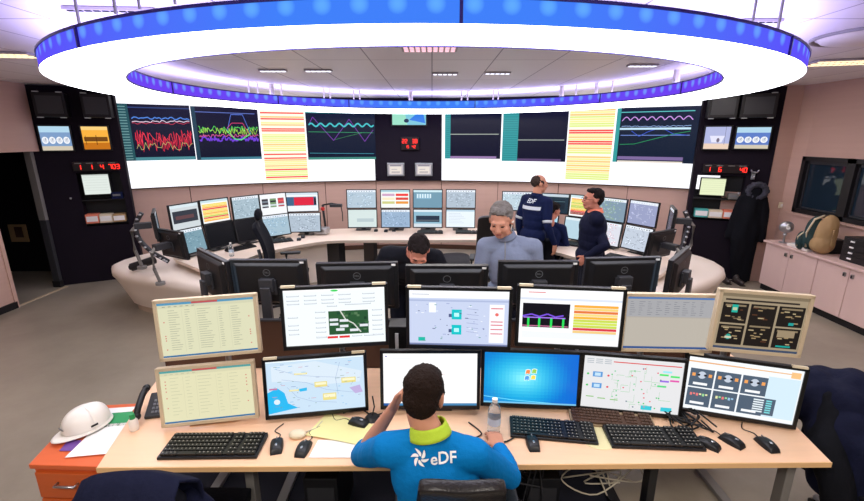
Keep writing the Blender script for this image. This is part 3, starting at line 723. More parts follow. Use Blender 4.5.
MB().box((0, 0, 0), (b[0] - a[0], .05, a[1] - b[1])).build('housing', M['ledoff'], t, bevel=.005)
SEG = {'0': 'abcdef', '1': 'bc', '2': 'abged', '3': 'abgcd', '4': 'fgbc', '5': 'afgcd', '6': 'afgecd', '7': 'abc', '8': 'abcdefg', '9': 'abcdfg'}
def digits(mb, s, x, z, h, y, sp=None):
    w = h * .52; th = h * .15; sp = sp or w * 1.5
    for ch in s:
        for g in SEG.get(ch, ''):
            cx, cz, hz = {'a': (0, h / 2, 1), 'g': (0, 0, 1), 'd': (0, -h / 2, 1), 'f': (-w / 2, h / 4, 0), 'b': (w / 2, h / 4, 0), 'e': (-w / 2, -h / 4, 0), 'c': (w / 2, -h / 4, 0)}[g]
            mb.box((x + cx, y, z + cz), (w if hz else th, .003, th if hz else h / 2))
        x += sp
d = MB(); digits(d, '22', -.13, .045, .07, -.028); digits(d, '38', .065, .045, .07, -.028); digits(d, '15', -.075, -.06, .05, -.028); digits(d, '42', .055, -.06, .05, -.028); d.build('digit_display', M['led'], t)
for k, (p0, p1) in enumerate((((387, 163), (404.5, 176)), ((415, 163), (432.5, 176)))):
    a = col_at(*p0); b = col_at(*p1); c = Cv((196, 186, 190)); c.rect(.1, .1, .9, .8, (224, 214, 205)); c.rect(.2, .2, .8, .3, (150, 140, 150), 2); c.rect(.2, .5, .6, .56, (160, 150, 160), 2); c.rect(.1, .85, .9, .95, (120, 116, 130), 2)
    wall_display(['small grey wall terminal on the centre column, the one beside the traces wall', 'small grey wall terminal on the centre column, the one beside the dark windows wall'][k], a[0], b[0], b[1], a[1], c, name='wall_terminal', style='silver', bez=.03)

# ------------------------------------------------------------------ side panels with niches
def side_panel(label, P0, P1, L, n0, n1, nz0, nz1, shelfz, lab2):
    yaw = math.atan2(P1[1] - P0[1], P1[0] - P0[0])
    t = thing('equipment_panel', label, 'panel', (P0[0], P0[1], 0), yaw)
    b = MB(); D = .16
    for x0, x1, z0, z1 in ((0, n0, 0, CZ - .01), (n1, L, 0, CZ - .01), (n0, n1, 0, nz0), (n0, n1, nz1, CZ - .01)): b.box(((x0 + x1) / 2, D / 2, (z0 + z1) / 2), (x1 - x0, D, z1 - z0))
    b.m(1).box(((n0 + n1) / 2, D + .05, (nz0 + nz1) / 2), (n1 - n0 + .04, .02, nz1 - nz0 + .04))
    b.build('front_panel', [M['darkwall'], M['darkin']], t)
    for z in shelfz: MB().box(((n0 + n1) / 2, D / 2 + .02, z), (n1 - n0, D + .03, .02)).build('shelf', M['darkin'], t)
    return t, yaw
def pworld(P0, yaw, u, z, off=0): return (P0[0] + u * math.cos(yaw) + off * math.sin(yaw), P0[1] + u * math.sin(yaw) - off * math.cos(yaw), z)
def gauges(bg=(120, 150, 190)):
    c = Cv(bg); c.rect(0, .75, 1, 1, (170, 205, 225)); c.rect(0, 0, 1, .18, (200, 190, 170))
    for k in range(4): c.ell(.14 + k * .235, .42, .15, (236, 238, 242), 2, asp=1.4); c.ell(.14 + k * .235, .42, .1, (205, 210, 222), 3, asp=1.4); c.line([(.14 + k * .235, .42), (.18 + k * .235, .52)], .02, (60, 70, 90), 4)
    return c
def cam1(): c = Cv((238, 170, 60)); c.rect(0, .0, 1, .3, (190, 110, 20)); c.rect(.05, .35, .95, .55, (110, 66, 16), 2); c.rect(.1, .2, .12, .6, (90, 50, 14), 3); c.rect(.5, .2, .53, .62, (90, 50, 14), 3); c.rect(0, .85, 1, 1, (246, 200, 120)); return c
def cam2(): c = Cv((170, 176, 215)); c.rect(0, 0, 1, .25, (225, 200, 180)); c.poly([(.3, .3), (.7, .3), (.8, .6), (.2, .6)], (220, 220, 240), 2); c.ell(.55, .4, .1, (110, 100, 120), 3); c.rect(.8, .2, .82, 1, (120, 120, 150), 3); return c
def kiosk(bg): c = Cv(bg); [c.rect(.06, .85 - k * .13, .94, .86 - k * .13, tuple(int(v * .84) for v in bg), 2) for k in range(6)]; c.rect(.0, .93, 1, 1, tuple(int(v * .9) for v in bg), 1); return c
def led_unit(P0, yaw, u0, u1, z, label, digs):
    t = thing('led_counter', label, 'display', pworld(P0, yaw, (u0 + u1) / 2, z, .03), yaw)
    w = u1 - u0; MB().box((0, 0, 0), (w, .05, .13)).build('housing', M['ledoff'], t, bevel=.004)
    d = MB()
    for k, s in enumerate(digs): digits(d, s, -w / 2 + w * (k + .42) / len(digs) + .02 * (2 - len(s)), -.01, .065, -.027)
    d.build('digit_display', M['led'], t)
    d = MB(); [d.box((-w / 2 + w * (k + .5) / len(digs), -.027, .048), (w / len(digs) * .6, .003, .012)) for k in range(len(digs))]; d.build('caption_strip', M['steel'], t)
def paper_pile(P0, yaw, u0, u1, z, cols, label):
    n = len(cols)
    for k, (mt, h, lb) in enumerate(cols):
        a = u0 + (u1 - u0) * k / n; t = thing('document_binder', lb, 'binder', pworld(P0, yaw, a + (u1 - u0) / n / 2, z, -.03), yaw, label)
        MB().box((0, 0, h / 2), ((u1 - u0) / n - .008, .16, h)).build('cover', mt, t, bevel=.003)
        MB().box((0, -.082, h / 2), ((u1 - u0) / n - .03, .004, h * .6)).build('page_edge', M['paper'], t)
PL0, PL1 = (-5.8, 6.4), (-4.76, 6.9)
t, yl = side_panel('tall black side panel with lit displays and niche beside the open doorway', PL0, PL1, 1.11, .47, 1.02, .90, 1.72, (1.30, .935), '')
def pdisp(P0, yaw, u0, u1, z0, z1, cv, label, off=.035, **k): return wall_display(label, 0, u1 - u0, 0, z1 - z0, cv, loc=pworld(P0, yaw, (u0 + u1) / 2, (z0 + z1) / 2, off), yaw=yaw, **k)
pdisp(PL0, yl, .14, .53, 2.04, 2.42, gauges(), 'blue display with four white dials beside the doorway', name='panel_monitor')
pdisp(PL0, yl, .63, .99, 2.05, 2.42, cam1(), 'orange-tinted camera picture display on the black panel', name='panel_monitor')
pdisp(PL0, yl, .52, .88, 1.38, 1.71, kiosk((214, 222, 216)), 'pale screen set in the niche of the doorway side panel', off=.0, name='panel_monitor', bez=.015)
def off_box(P0, yaw, u0, u1, label):
    t = thing('wall_loudspeaker', label, 'loudspeaker', pworld(P0, yaw, (u0 + u1) / 2, 2.69, .10), yaw); w = u1 - u0
    MB().box((0, 0, 0), (w, .2, .33)).build('housing', M['darkin'], t, bevel=.01); MB().box((0, -.102, 0), (w * .8, .006, .24)).build('grille', M['black2'], t)
    for sx in (-1, 1):
        for sz in (-1, 1): MB().box((sx * w * .36, -.09, sz * .172), (.07, .03, .012)).build('clip', M['silver'], t)
off_box(PL0, yl, .2, .56, 'black box unit with silver clips above the four-dial display by the doorway')
off_box(PL0, yl, .74, 1.08, 'black box unit with silver clips above the orange camera display')
led_unit(PL0, yl, .46, 1.02, 1.82, 'row of four red counters above the niche of the doorway side panel', ['1', '1', '4', '703'])
paper_pile(PL0, yl, .48, 1.0, .95, [(M['collar_or'], .14, 'pinkish red binder lying in the doorway side niche'), (M['tab'], .13, 'cream binder beside the pinkish one in the niche'), (M['tan'], .12, 'tan binder at the end of the niche toward the projection wall')], 'binders in the doorway side niche')
t = thing('small_case', 'small blue-grey case on the niche shelf below the pale screen', 'box', pworld(PL0, yl, .93, 1.31, -.02), yl); MB().box((0, 0, .05), (.15, .1, .10)).build('body', M['navyjacket'], t, bevel=.01); MB().box((0, -.052, .06), (.1, .004, .03)).build('label_plate', M['logo'], t)
t = thing('door_knob', 'tiny silver knob on the black panel beside the niche', 'knob', pworld(PL0, yl, .35, 1.35, .015), yl); MB().sph((0, -.01, 0), .016).build('grip', M['silver'], t, smooth=True); MB().cyl((0, .02, 0), (0, 0, 0), .01).build('stem', M['silver'], t)
PR0, PR1 = (3.95, 7.13), (5.12, 6.62)
yr = math.atan2(PR1[1] - PR0[1], PR1[0] - PR0[0]); PS = (PR0[0] + .26 * math.cos(yr), PR0[1] + .26 * math.sin(yr))
t, yr = side_panel('tall black side panel with displays, niche and hanging coat near the windows', PS, PR1, 1.02, .06, .72, .95, 1.66, (1.29, .985), '')
pdisp(PR0, yr, .32, .69, 2.05, 2.42, cam2(), 'violet camera picture display on the panel with the coat', name='panel_monitor')
pdisp(PR0, yr, .73, 1.19, 2.06, 2.41, gauges((90, 120, 190)), 'blue display with four white dials above the coat', name='panel_monitor')
pdisp(PR0, yr, .38, .74, 1.34, 1.63, kiosk((222, 230, 190)), 'yellowish screen set in the niche of the coat side panel', off=.0, name='panel_monitor', bez=.015)
off_box(PR0, yr, .31, .69, 'black box unit with silver clips above the violet camera display')
off_box(PR0, yr, .72, 1.16, 'black box unit with silver clips above the four-dial display over the coat')
led_unit(PR0, yr, .38, .98, 1.77, 'row of three red counters above the niche of the coat side panel', ['1', '6', '', '40'])
paper_pile(PR0, yr, .36, .95, .995, [(M['teal'], .13, 'teal binder in the niche of the coat side panel'), (M['tab'], .12, 'cream binder beside the teal one'), (M['collar_or'], .13, 'pale orange binder near the end of the coat side niche')], 'binders in the coat side niche')
t = thing('small_case', 'small grey case on the niche shelf beside the yellowish screen', 'box', pworld(PR0, yr, .86, 1.30, -.02), yr); MB().box((0, 0, .045), (.14, .1, .09)).build('body', M['steel'], t, bevel=.01); MB().box((0, -.052, .05), (.1, .004, .03)).build('label_plate', M['logo'], t)
# ------------------------------------------------------------------ rear curved console
def cr(pts, k=6):                          # smooth open curve through points
    out = []; n = len(pts); P = [V(p) for p in pts]
    for i in range(n - 1):
        p0, p1, p2, p3 = P[max(i - 1, 0)], P[i], P[i + 1], P[min(i + 2, n - 1)]
        for j in range(k):
            t = j / k; out.append(.5 * ((2 * p1) + (-p0 + p2) * t + (2 * p0 - 5 * p1 + 4 * p2 - p3) * t * t + (-p0 + 3 * p1 - 3 * p2 + p3) * t ** 3))
    out.append(P[-1]); return out
outer = cr([(-2.30, 4.52), (-2.9, 4.74), (-3.55, 5.0), (-4.10, 5.28), (-4.28, 5.62), (-4.12, 6.15), (-3.7, 6.75), (-3.0, 7.35), (-2.0, 7.72), (0, 7.85), (1.8, 7.7), (2.7, 7.25), (3.35, 6.65), (3.75, 6.1), (3.86, 5.6), (3.70, 5.18), (3.25, 4.80), (2.75, 4.52), (2.2, 4.36)])
inner = cr([(-2.62, 4.81), (-2.42, 5.2), (-2.29, 5.6), (-2.02, 5.94), (-1.58, 6.30), (-.9, 6.36), (0, 6.37), (.8, 6.36), (1.3, 6.08), (1.71, 5.62), (1.97, 5.2), (2.12, 4.9), (2.47, 4.66)])
def resample(P, n):
    L = [0]
    for a, b in zip(P, P[1:]): L.append(L[-1] + (b - a).length)
    out = []; j = 0
    for i in range(n + 1):
        s = L[-1] * i / n
        while j < len(P) - 2 and L[j + 1] < s: j += 1
        t = (s - L[j]) / max(1e-9, L[j + 1] - L[j]); out.append(P[j].lerp(P[j + 1], min(1, t)))
    return out
NN = 60
oc, ic = resample(outer, NN), resample(inner, NN)
con = thing('control_console', 'huge horseshoe shaped cream console with pale wood worktop filling the far half of the room', 'console', (-.1, 6.2, 0))
oi = V((.1, -6.2, 0))
def inset(P, k, d):                         # point moved inward by d, square to the outline
    a = P[max(k - 1, 0)]; b = P[min(k + 1, len(P) - 1)]; t = (b - a).normalized(); return P[k] + V((t.y, -t.x)) * d
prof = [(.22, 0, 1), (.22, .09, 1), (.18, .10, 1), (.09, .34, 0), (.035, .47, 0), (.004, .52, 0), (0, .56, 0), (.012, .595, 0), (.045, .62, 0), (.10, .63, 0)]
vs = []; fs = []; mi = []
for K0, K1 in ((0, 21), (41, NN)):
  rows = []
  for k in range(K0, K1 + 1):
    row = [V((*inset(oc, k, d), z)) for d, z, _ in prof]
    mid = ic[k].lerp(oc[k], .25); row.append(V((mid.x, mid.y, .63))); row.append(V((mid.x, mid.y, .0))); rows.append(row)
  m_ = MB(); wdt = len(rows[0]); m_.v = [p for r_ in rows for p in r_]
  for k in range(K1 - K0):
    for j in range(wdt - 1):
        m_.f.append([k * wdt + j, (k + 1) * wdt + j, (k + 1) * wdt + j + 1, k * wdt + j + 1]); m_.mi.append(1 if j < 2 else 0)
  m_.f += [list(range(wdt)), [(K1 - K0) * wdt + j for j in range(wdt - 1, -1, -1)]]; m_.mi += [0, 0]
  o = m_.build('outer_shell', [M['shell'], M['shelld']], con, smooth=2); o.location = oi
# wood worktop, front edge band
wt = [k for k in range(2, NN - 1)]
def wo(k): return ic[k].lerp(oc[k], .62 if 18 < k < 44 else .60)
m_ = MB(); vs = []
for k in wt: a, b = ic[k], wo(k); vs += [(a.x, a.y, .74), (b.x, b.y, .74), (b.x, b.y, .70), (a.x, a.y, .70)]
n = len(wt); m_.add(vs, [(i * 4 + j, i * 4 + (j + 1) % 4, (i + 1) * 4 + (j + 1) % 4, (i + 1) * 4 + j) for i in range(n - 1) for j in range(4)] + [(0, 1, 2, 3), (n * 4 - 1, n * 4 - 2, n * 4 - 3, n * 4 - 4)])
for i, f in enumerate(m_.f): m_.mi[i] = 1 if i < (n - 1) * 4 and i % 4 == 3 else 0
o = m_.build('worktop', [M['wood2'], M['woodedge2']], con); o.location = oi
for k in (wt[0], wt[-1]):
    a, b = ic[k], wo(k); d = (b - a); c = (a + b) / 2
    o = MB().box((c.x, c.y, .685), (d.length + .04, .025, .12), Matrix.Rotation(math.atan2(d.y, d.x), 3, 'Z')).build('end_board', M['steel'], con); o.location = oi
for k, w_ in ((8, .1), (20, .12), (24, .06), (30, .1), (37, .06), (42, .12), (50, .1)):
    a, b = ic[k], wo(k); d = (b - a); c = a.lerp(b, .35)
    o = MB().box((c.x, c.y, .35), (.36, w_, .70), Matrix.Rotation(math.atan2(d.y, d.x), 3, 'Z')).build('leg', M['black'], con); o.location = oi

CAMS = [((164, 184, 196), (84, 110, 130)), ((150, 174, 200), (80, 104, 140)), ((172, 186, 200), (90, 100, 120)), ((158, 170, 190), (84, 96, 124))]
def rear(label, key, W, H, cv, gr, support='arm', badge=None, glow=None):
    x, y, z, a, b, r_ = key
    return monitor(label, W, H, (x, y, z), (a, b, r_), cv, 'black', support, .74, group=gr, thick=.03, bez=.014, glow=glow)
GU, GL = 'upper row monitors of the rear console', 'lower row monitors of the rear console'
def cc(i, s, **k): b, ink = CAMS[i % 4]; return c_cam(b, s, ink=ink, **k)
def greywin(): c = Cv((200, 208, 212)); c.rect(.06, .25, .94, .75, (52, 56, 66), 2); c.rect(.15, .4, .8, .55, (96, 66, 70), 3); c.rect(0, .88, 1, 1, (210, 224, 230), 2); return c
def redwin(): c = Cv((232, 236, 240)); c.rect(.0, .3, .95, .78, (60, 96, 130), 2); c.rect(.24, .32, .86, .76, (214, 34, 62), 3); c.rect(.88, .35, .94, .7, (40, 20, 24), 4); c.rect(0, .88, 1, 1, (205, 220, 230), 2); return c
def multiwin():
    c = Cv((236, 238, 242)); 
    for k, (col, hd) in enumerate((((60, 56, 66), (120, 130, 140)), ((120, 150, 110), (40, 44, 50)), ((180, 70, 80), (226, 90, 90)))): c.rect(.06 + k * .31, .35, .3 + k * .31, .78, col, 2); c.rect(.06 + k * .31, .6, .3 + k * .31, .68, hd, 3); c.rect(.06 + k * .31, .42, .3 + k * .31, .5, (200, 210, 215), 3)
    return c
def palered():
    c = Cv((236, 240, 236)); c.rect(0, .88, 1, 1, (170, 205, 215))
    for j, (a, b) in enumerate((((200, 160, 190), (232, 60, 60)), ((240, 225, 190), (214, 70, 60)), ((200, 200, 130), (226, 150, 60)))): c.rect(.04, .66 - j * .22, .48, .8 - j * .22, a, 2); c.rect(.52, .66 - j * .22, .96, .8 - j * .22, b, 2)
    return c
def bluewin(): c = Cv((112, 150, 170)); c.rect(0, .88, 1, 1, (200, 225, 232)); c.rect(.1, .5, .6, .8, (130, 175, 200), 2); [c.rect(.12 + k * .09, .55, .17 + k * .09, .78, (215, 232, 238), 3) for k in range(6)]; return c
def darkmid(): c = Cv((140, 180, 200)); c.rect(0, .88, 1, 1, (215, 228, 235)); c.rect(.08, .3, .92, .66, (40, 52, 70), 2); c.rect(.1, .36, .9, .42, (90, 100, 110), 3); c.rect(0, .0, 1, .2, (205, 215, 222), 2); return c
def darkblue(): c = Cv((34, 52, 66)); c.rect(0, .86, 1, 1, (190, 205, 215)); c.rect(.06, .2, .9, .7, (26, 40, 52), 2); c.rect(.06, .6, .9, .63, (80, 110, 120), 3); return c
def whitedoc(): c = Cv((226, 236, 244)); c.rect(0, .9, 1, 1, (180, 205, 220)); [c.rect(.08, .78 - k * .09, .5 + .06 * (k % 4), .79 - k * .09, (150, 160, 180), 2) for k in range(7)]; return c
KE = {'U2': (-3.15, 5.45, 1.27, 66, -3, 0), 'U3': (-2.97, 5.87, 1.27, 58, -4, 0), 'U4': (-2.68, 6.19, 1.27, 50, -4, 0), 'U5': (-2.39, 6.48, 1.27, 42, -5, 0), 'U6': (-2.02, 6.70, 1.27, 10, -6, 0),
      'L2': (-3.11, 5.42, .955, 66, -12, 0), 'L3': (-2.90, 5.80, .955, 58, -12, 0), 'L4': (-2.64, 6.13, .955, 50, -12, 0), 'L5': (-2.36, 6.44, .955, 42, -10, 0), 'L6': (-2.00, 6.68, .95, 6, -8, 0)}
S_ = (.42, .335)
rear('upper square monitor nearest the cable chain, grey window with a dark band', KE['U2'], *S_, greywin(), GU)
rear('upper square monitor with yellow and orange rows on the doorway side arm of the console', KE['U3'], *S_, c_bars([YO, YO, OR, RD, YO, YO, OR, YO, YG, RD, YO, OR]), GU)
rear('upper square monitor with grey blue diagram, next to the yellow rows one', KE['U4'], *S_, cc(0, 21), GU)
rear('upper monitor with pale window and blue diagram, above the office chair headrest', KE['U5'], *S_, multiwin(), GU)
rear('upper monitor with a solid red block on a blue band', KE['U6'], .50, .315, redwin(), GU)
rear('lower square monitor with teal diagram beside the clear bottle', KE['L2'], *S_, cc(0, 31, bg=None) if 0 else c_cam((120, 152, 166), 31, ink=(60, 110, 130)), GL, 'stand')
rear('black switched-off monitor standing behind the clear bottle', KE['L3'], *S_, c_black(), GL, 'stand')
rear('black switched-off monitor next to the office chair headrest', KE['L4'], *S_, c_black(), GL, 'stand')
rear('lower monitor with pale blue panels beside the high-backed chair', KE['L5'], *S_, c_cam((160, 185, 200), 33, ink=(90, 140, 180)), GL, 'stand')
rear('lower monitor with grey diagram directly under the red block one', KE['L6'], .50, .315, cc(2, 34), GL, 'stand')
cw = [('C1', -1.15, 2, lambda: c_cam((176, 194, 208), 41, ink=(120, 150, 175)), lambda: Cv((206, 220, 218)).rect(.3, .3, .9, .5, (180, 196, 200), 2), 'pale blue diagram', 'almost blank pale page', 'first column'),
      ('C2', -.60, 0, palered, lambda: cc(1, 43), 'red and lilac blocks', 'blue grey diagram under the red and lilac blocks', 'second column'),
      ('C3', -.07, -2, bluewin, darkmid, 'teal blue window', 'black band across a blue page', 'third column'),
      ('C4', .47, -4, lambda: cc(2, 45), whitedoc, 'light grey diagram with fine lines', 'white page with lines of writing', 'last column')]
for nm, x, yaw, f1, f2, d1, d2, col in cw:
    rear('upper mid-console monitor with ' + d1 + ', ' + col, (x, 7.03, 1.272, yaw, -6, 0), .49, .315, f1(), GU)
    rear('lower mid-console monitor with ' + d2 + ', ' + col, (x, 7.05, .945, yaw, -7, 0), .49, .315, f2(), GL, 'stand')
rear('upper monitor with pale window partly behind the man in the navy striped jacket', (1.36, 6.86, 1.26, -10, -6, 0), .49, .315, c_cam((186, 205, 215), 51), GU)
rear('upper monitor with a dark blue window behind the seated man', (1.85, 6.60, 1.262, -22, -6, 0), .49, .315, darkblue(), GU)
rear('upper monitor with yellow, orange and green rows beside the man in black', (2.20, 6.26, 1.27, -42, -5, 0), *S_, c_bars([OR, YO, YO, YG, YO, YG, YG, YO, OR, RD, (150, 60, 40), (150, 60, 40)]), GU)
rear('upper square monitor with grey green lists behind the man in black', (2.50, 5.96, 1.27, -50, -5, 0), *S_, c_cam((128, 150, 168), 53, ink=(150, 180, 120)), GU)
rear('upper square monitor with grey violet lists, nearest the coat panel', (2.79, 5.66, 1.27, -58, -5, 0), *S_, c_cam((150, 156, 190), 54, ink=(200, 205, 225), lines=34), GU)
rear('lower monitor with pale blue page in front of the seated man', (1.72, 6.50, .95, -34, -9, 0), *S_, c_cam((160, 205, 225), 55), GL, 'stand')
rear('lower square monitor with almost blank blue page beside the seated man', (2.12, 6.19, .95, -44, -10, 0), *S_, Cv((178, 205, 218)).rect(0, .88, 1, 1, (214, 228, 234)), GL, 'stand')
rear('lower square monitor with pink and white panels behind the man in black', (2.43, 5.88, .95, -52, -10, 0), *S_, c_cam((214, 216, 226), 57, ink=(214, 130, 150)), GL, 'stand')
rear('lower square monitor with dense grey table, last before the backward-facing one', (2.71, 5.57, .95, -60, -12, 0), *S_, c_cam((190, 200, 214), 58, ink=(90, 100, 120), lines=44), GL, 'stand')
# edge-on and backward-facing ones at both ends
badge = text_faces('DELL', .016)
monitor('monitor seen edge-on beside the curved cable chain on the doorway side', .42, .335, (-3.25, 5.02, 1.25), (120, -3, 0), c_cam((90, 110, 120), 60), 'black', 'arm', .74, group=GU, thick=.03)
monitor('black monitor back turned to us beside the curved cable chain', .46, .335, (-2.98, 4.84, 1.06), (153, -6, 0), c_cam((90, 120, 130), 61), 'black', 'arm', .63, True, group=GL, thick=.04)
monitor('monitor seen almost edge-on at the coat panel end of the console', .42, .335, (2.96, 5.28, 1.25), (-112, -3, 0), c_cam((60, 66, 80), 62), 'black', 'arm', .74, group=GU, thick=.03)
monitor('black monitor back turned to us near the coat panel end', .46, .335, (2.68, 4.95, 1.03), (-152, -8, 0), c_cam((60, 66, 80), 63), 'black', 'arm', .74, True, group=GL, thick=.04)
def chain(label, pts, rz=0):
    t = thing('cable_chain', label, 'cable chain', pts[-1], 0)
    P = [V(p) - V(pts[-1]) for p in cr([V(q) for q in pts], 5)]; m_ = MB(); m2 = MB()
    m_.tube(P, .028, 8)
    for i in range(1, len(P) - 1, 2): m2.sph(P[i] + V((.0, -.02, 0)), (.022, .022, .014), 8, 6)  # silver beads stand in for the highlights on the links
    n0 = len(m_.v); m_.v += m2.v; m_.f += [[n0 + i for i in f] for f in m2.f]; m_.mi += [1] * len(m2.f); m_.build('chain', [M['black2'], M['silver']], t, smooth=True); return t
def top3(x, y, z): return tuple(atz(x, y, z))
chain('curved black cable chain rising beside the end monitors on the doorway side', [(-3.60, 5.30, 1.34), (-3.68, 5.28, 1.2), (-3.66, 5.26, 1.02), (-3.52, 5.24, .86), (-3.36, 5.2, .78), (-3.30, 5.2, .74)])
chain('curved black cable chain rising beside the edge-on monitor near the coat panel', [(3.22, 5.45, 1.34), (3.27, 5.42, 1.2), (3.25, 5.4, 1.05), (3.16, 5.3, .9), (3.05, 5.2, .8), (3.05, 5.15, .63)])
t = thing('support_roll', 'black rolled foam bar lying at the foot of the cable chain', 'roll', (-3.62, 5.12, .63)); MB().cyl((-.10, .0, .06), (.16, .06, .14), .05, n=16).build('sleeve', M['black'], t, smooth=2); MB().cyl((-.10, .0, .06), (-.12, -.005, .055), .03).build('end_cap', M['black2'], t)

# small things on the console
def mouse(label, x, y, z, rz, gr=None, col='black', cable=None):
    t = thing('computer_mouse', label, 'mouse', (x, y, z), rz, gr)
    b = MB(); b.grid(lambda u, v: V((.032 * math.sin(PI * (.04 + .92 * v) - PI / 2) * (1 - .18 * (2 * u - 1) ** 2) , (u - .5) * .112, .034 * math.sqrt(max(0, 1 - (2 * u - 1) ** 2)) ** .8 * math.sqrt(max(0, 1 - (2 * v - 1) ** 2)) ** .7)), 14, 12)
    b.build('shell', M[col], t, smooth=True)
    MB().box((0, .028, .0325), (.004, .022, .006)).build('scroll_wheel', M['logo'], t)
    MB().sph((0, -.02, .0335), (.006, .01, .002), 8, 4).build('palm_logo', M['silver'], t)
    if cable: 
        P = cr([V(p) for p in cable], 6); MB().tube([V((p.x, p.y, p.z if len(p) > 2 else .004)) for p in P], .0025, 6).build('cable', M['black'], t, smooth=True)
    return t
def keyboard(label, x, y, z, rz, L=.46, D=.16, col='black', keys='key', rows=6, gr=None, blank=False):
    t = thing('keyboard', label, 'keyboard', (x, y, z), rz, gr)
    b = MB(); b.add([(sx * L / 2, sy * D / 2 * (1 if not up else .985), zz) for up in (0, 1) for sx in (-1, 1) for sy, zz in ((-1, .0 if not up else .014), (1, .0 if not up else .026))], [(0, 1, 3, 2), (4, 6, 7, 5), (0, 4, 5, 1), (2, 3, 7, 6), (0, 2, 6, 4), (1, 5, 7, 3)])
    b.build('base', M[col], t, bevel=.003); k = MB(); q = random.Random(int(abs(x) * 100)); lg = MB(); k.box((0, 0, .0225), (L * .955, D * .86, .003))
    n = int(L / .0205); 
    for r_ in range(rows):
        yy = -D * .38 + r_ * D * .76 / (rows - 1); zz = .020 + .012 * (yy + D / 2) / D
        c = 0
        while c < n:
            wk = 5 if (r_ == 0 and c == 4) else 1
            if c not in (int(n * .66), int(n * .81)):
                xx = -L / 2 + .012 + (c + wk / 2) * (L - .024) / n; k.box((xx, yy, zz), ((L - .024) / n * wk * .86, D * .76 / (rows - 1) * .8, .010))
                if wk == 1 and rows > 5: lg.box((xx - .002, yy + .003, zz + .0053), (.0055, .005, .0008))
            c += wk
    n0 = len(k.v); k.v += lg.v; k.f += [[n0 + i for i in f] for f in lg.f]; k.mi += [1] * len(lg.f)
    k.build('key_pattern', [M[keys], M['keyleg']], t)
    return t
def bottle(label, x, y, z, s=1.0):
    t = thing('water_bottle', label, 'bottle', (x, y, z)); b = MB()
    b.lathe([(0, .003), (.03, .002), (.034, .01), (.034, .05), (.031, .07), (.034, .09), (.034, .13), (.028, .155), (.014, .178), (.012, .19), (.0, .19)], n=20); b.v = [p * s for p in b.v]; b.build('bottle_body', M['clear'], t, smooth=True)
    b = MB(); b.lathe([(.0345, .06), (.0347, .10)], n=20); b.v = [p * s for p in b.v]; b.build('label_band', mat('pale_blue_label', (196, 214, 232), .4), t, smooth=True)
    b = MB(); b.lathe([(.0, .205), (.0145, .204), (.0145, .186), (.0, .186)], n=16); b.v = [p * s for p in b.v]; b.build('cap', M['white'], t, smooth=2)
bottle('small clear water bottle on the far console in front of the switched-off monitor', -2.62, 5.45, .742, .9)
def p2(x, y, z=.742): q = atz(x, y, z); return q.x, q.y
for lab, (px, py), rz, L in (('black keyboard in front of the switched-off monitors behind the clear bottle', (241, 249), R(55), .4), ('dark keyboard below the pale blue panels monitor by the high-backed chair', (278, 242), R(30), .42),
                             ('keyboard under the black band monitor at the middle of the console', (430, 233), 0, .42), ('keyboard under the white page monitor at the middle of the console', (468, 233), R(-3), .4),
                             ('keyboard at the seated man, under the blank blue page monitor', (572, 245), R(-40), .42), ('keyboard behind the man in black, below the dense grey table monitor', (622, 259), R(-50), .42)):
    x, y = p2(px, py); keyboard(lab, x, y, .742, rz, L, .14, gr='keyboards on the far console', rows=4)
for lab, (px, py), rz in (('small black mouse on the console just beyond the clear bottle, toward the doorway end', (207, 259.5), R(60)), ('small black mouse past the clear bottle toward the office chair', (263, 244.5), R(30)), ('small black mouse beside the dark keyboard near the chair back', (276, 241), R(20)),
                          ('small black mouse, nearest of two by the desk phone', (299, 240), R(10)), ('small black mouse just behind the other by the desk phone', (303, 237.5), R(10)),
                          ('small dark mouse below the almost blank pale page monitor', (376, 231), 0), ('small dark mouse below the blue grey diagram monitor, first of two', (386, 231.5), 0), ('small dark mouse below the blue grey diagram monitor, second of two', (394, 231), 0)):
    x, y = p2(px, py); mouse(lab, x, y, .742, rz, 'mice on the far console')
# loudhailer / desk phone group near the red block monitor
x, y = p2(322, 234); t = thing('desk_phone', 'grey and black desk phone on the console beside the red block monitor', 'phone', (x, y, .742), R(-10))
MB().box((0, 0, .06), (.22, .16, .10)).build('housing', M['silver'], t, bevel=.015); MB().box((0, -.083, .07), (.14, .006, .05)).build('display', M['steel'], t); MB().cyl((-.13, .03, .03), (-.13, .03, .16), .03).build('handset', M['black'], t, smooth=2)
x, y = p2(326, 230); t = thing('desk_lamp', 'small jointed black and red desk lamp arm standing behind the grey phone', 'lamp', (x, y, .742))
MB().cyl((0, 0, 0), (0, 0, .03), .07, n=20).build('base', M['black'], t); MB().tube([(0, 0, .02), (-.02, 0, .25), (-.03, 0, .42)], .02).build('lower_arm', M['black2'], t, smooth=True)
MB().sph((-.03, -.01, .36), .035).build('joint', M['red'], t, smooth=True); MB().tube([(-.03, 0, .42), (.12, -.02, .45), (.28, -.05, .43)], .014).build('upper_arm', M['black'], t, smooth=True); MB().tube([(.28, -.05, .43), (.3, -.05, .3), (.3, -.05, .16)], .008).build('hanging_cord', M['black2'], t)
MB().box((.2, -.04, .42), (.2, .08, .05)).build('lamp_head', M['black2'], t, bevel=.01)

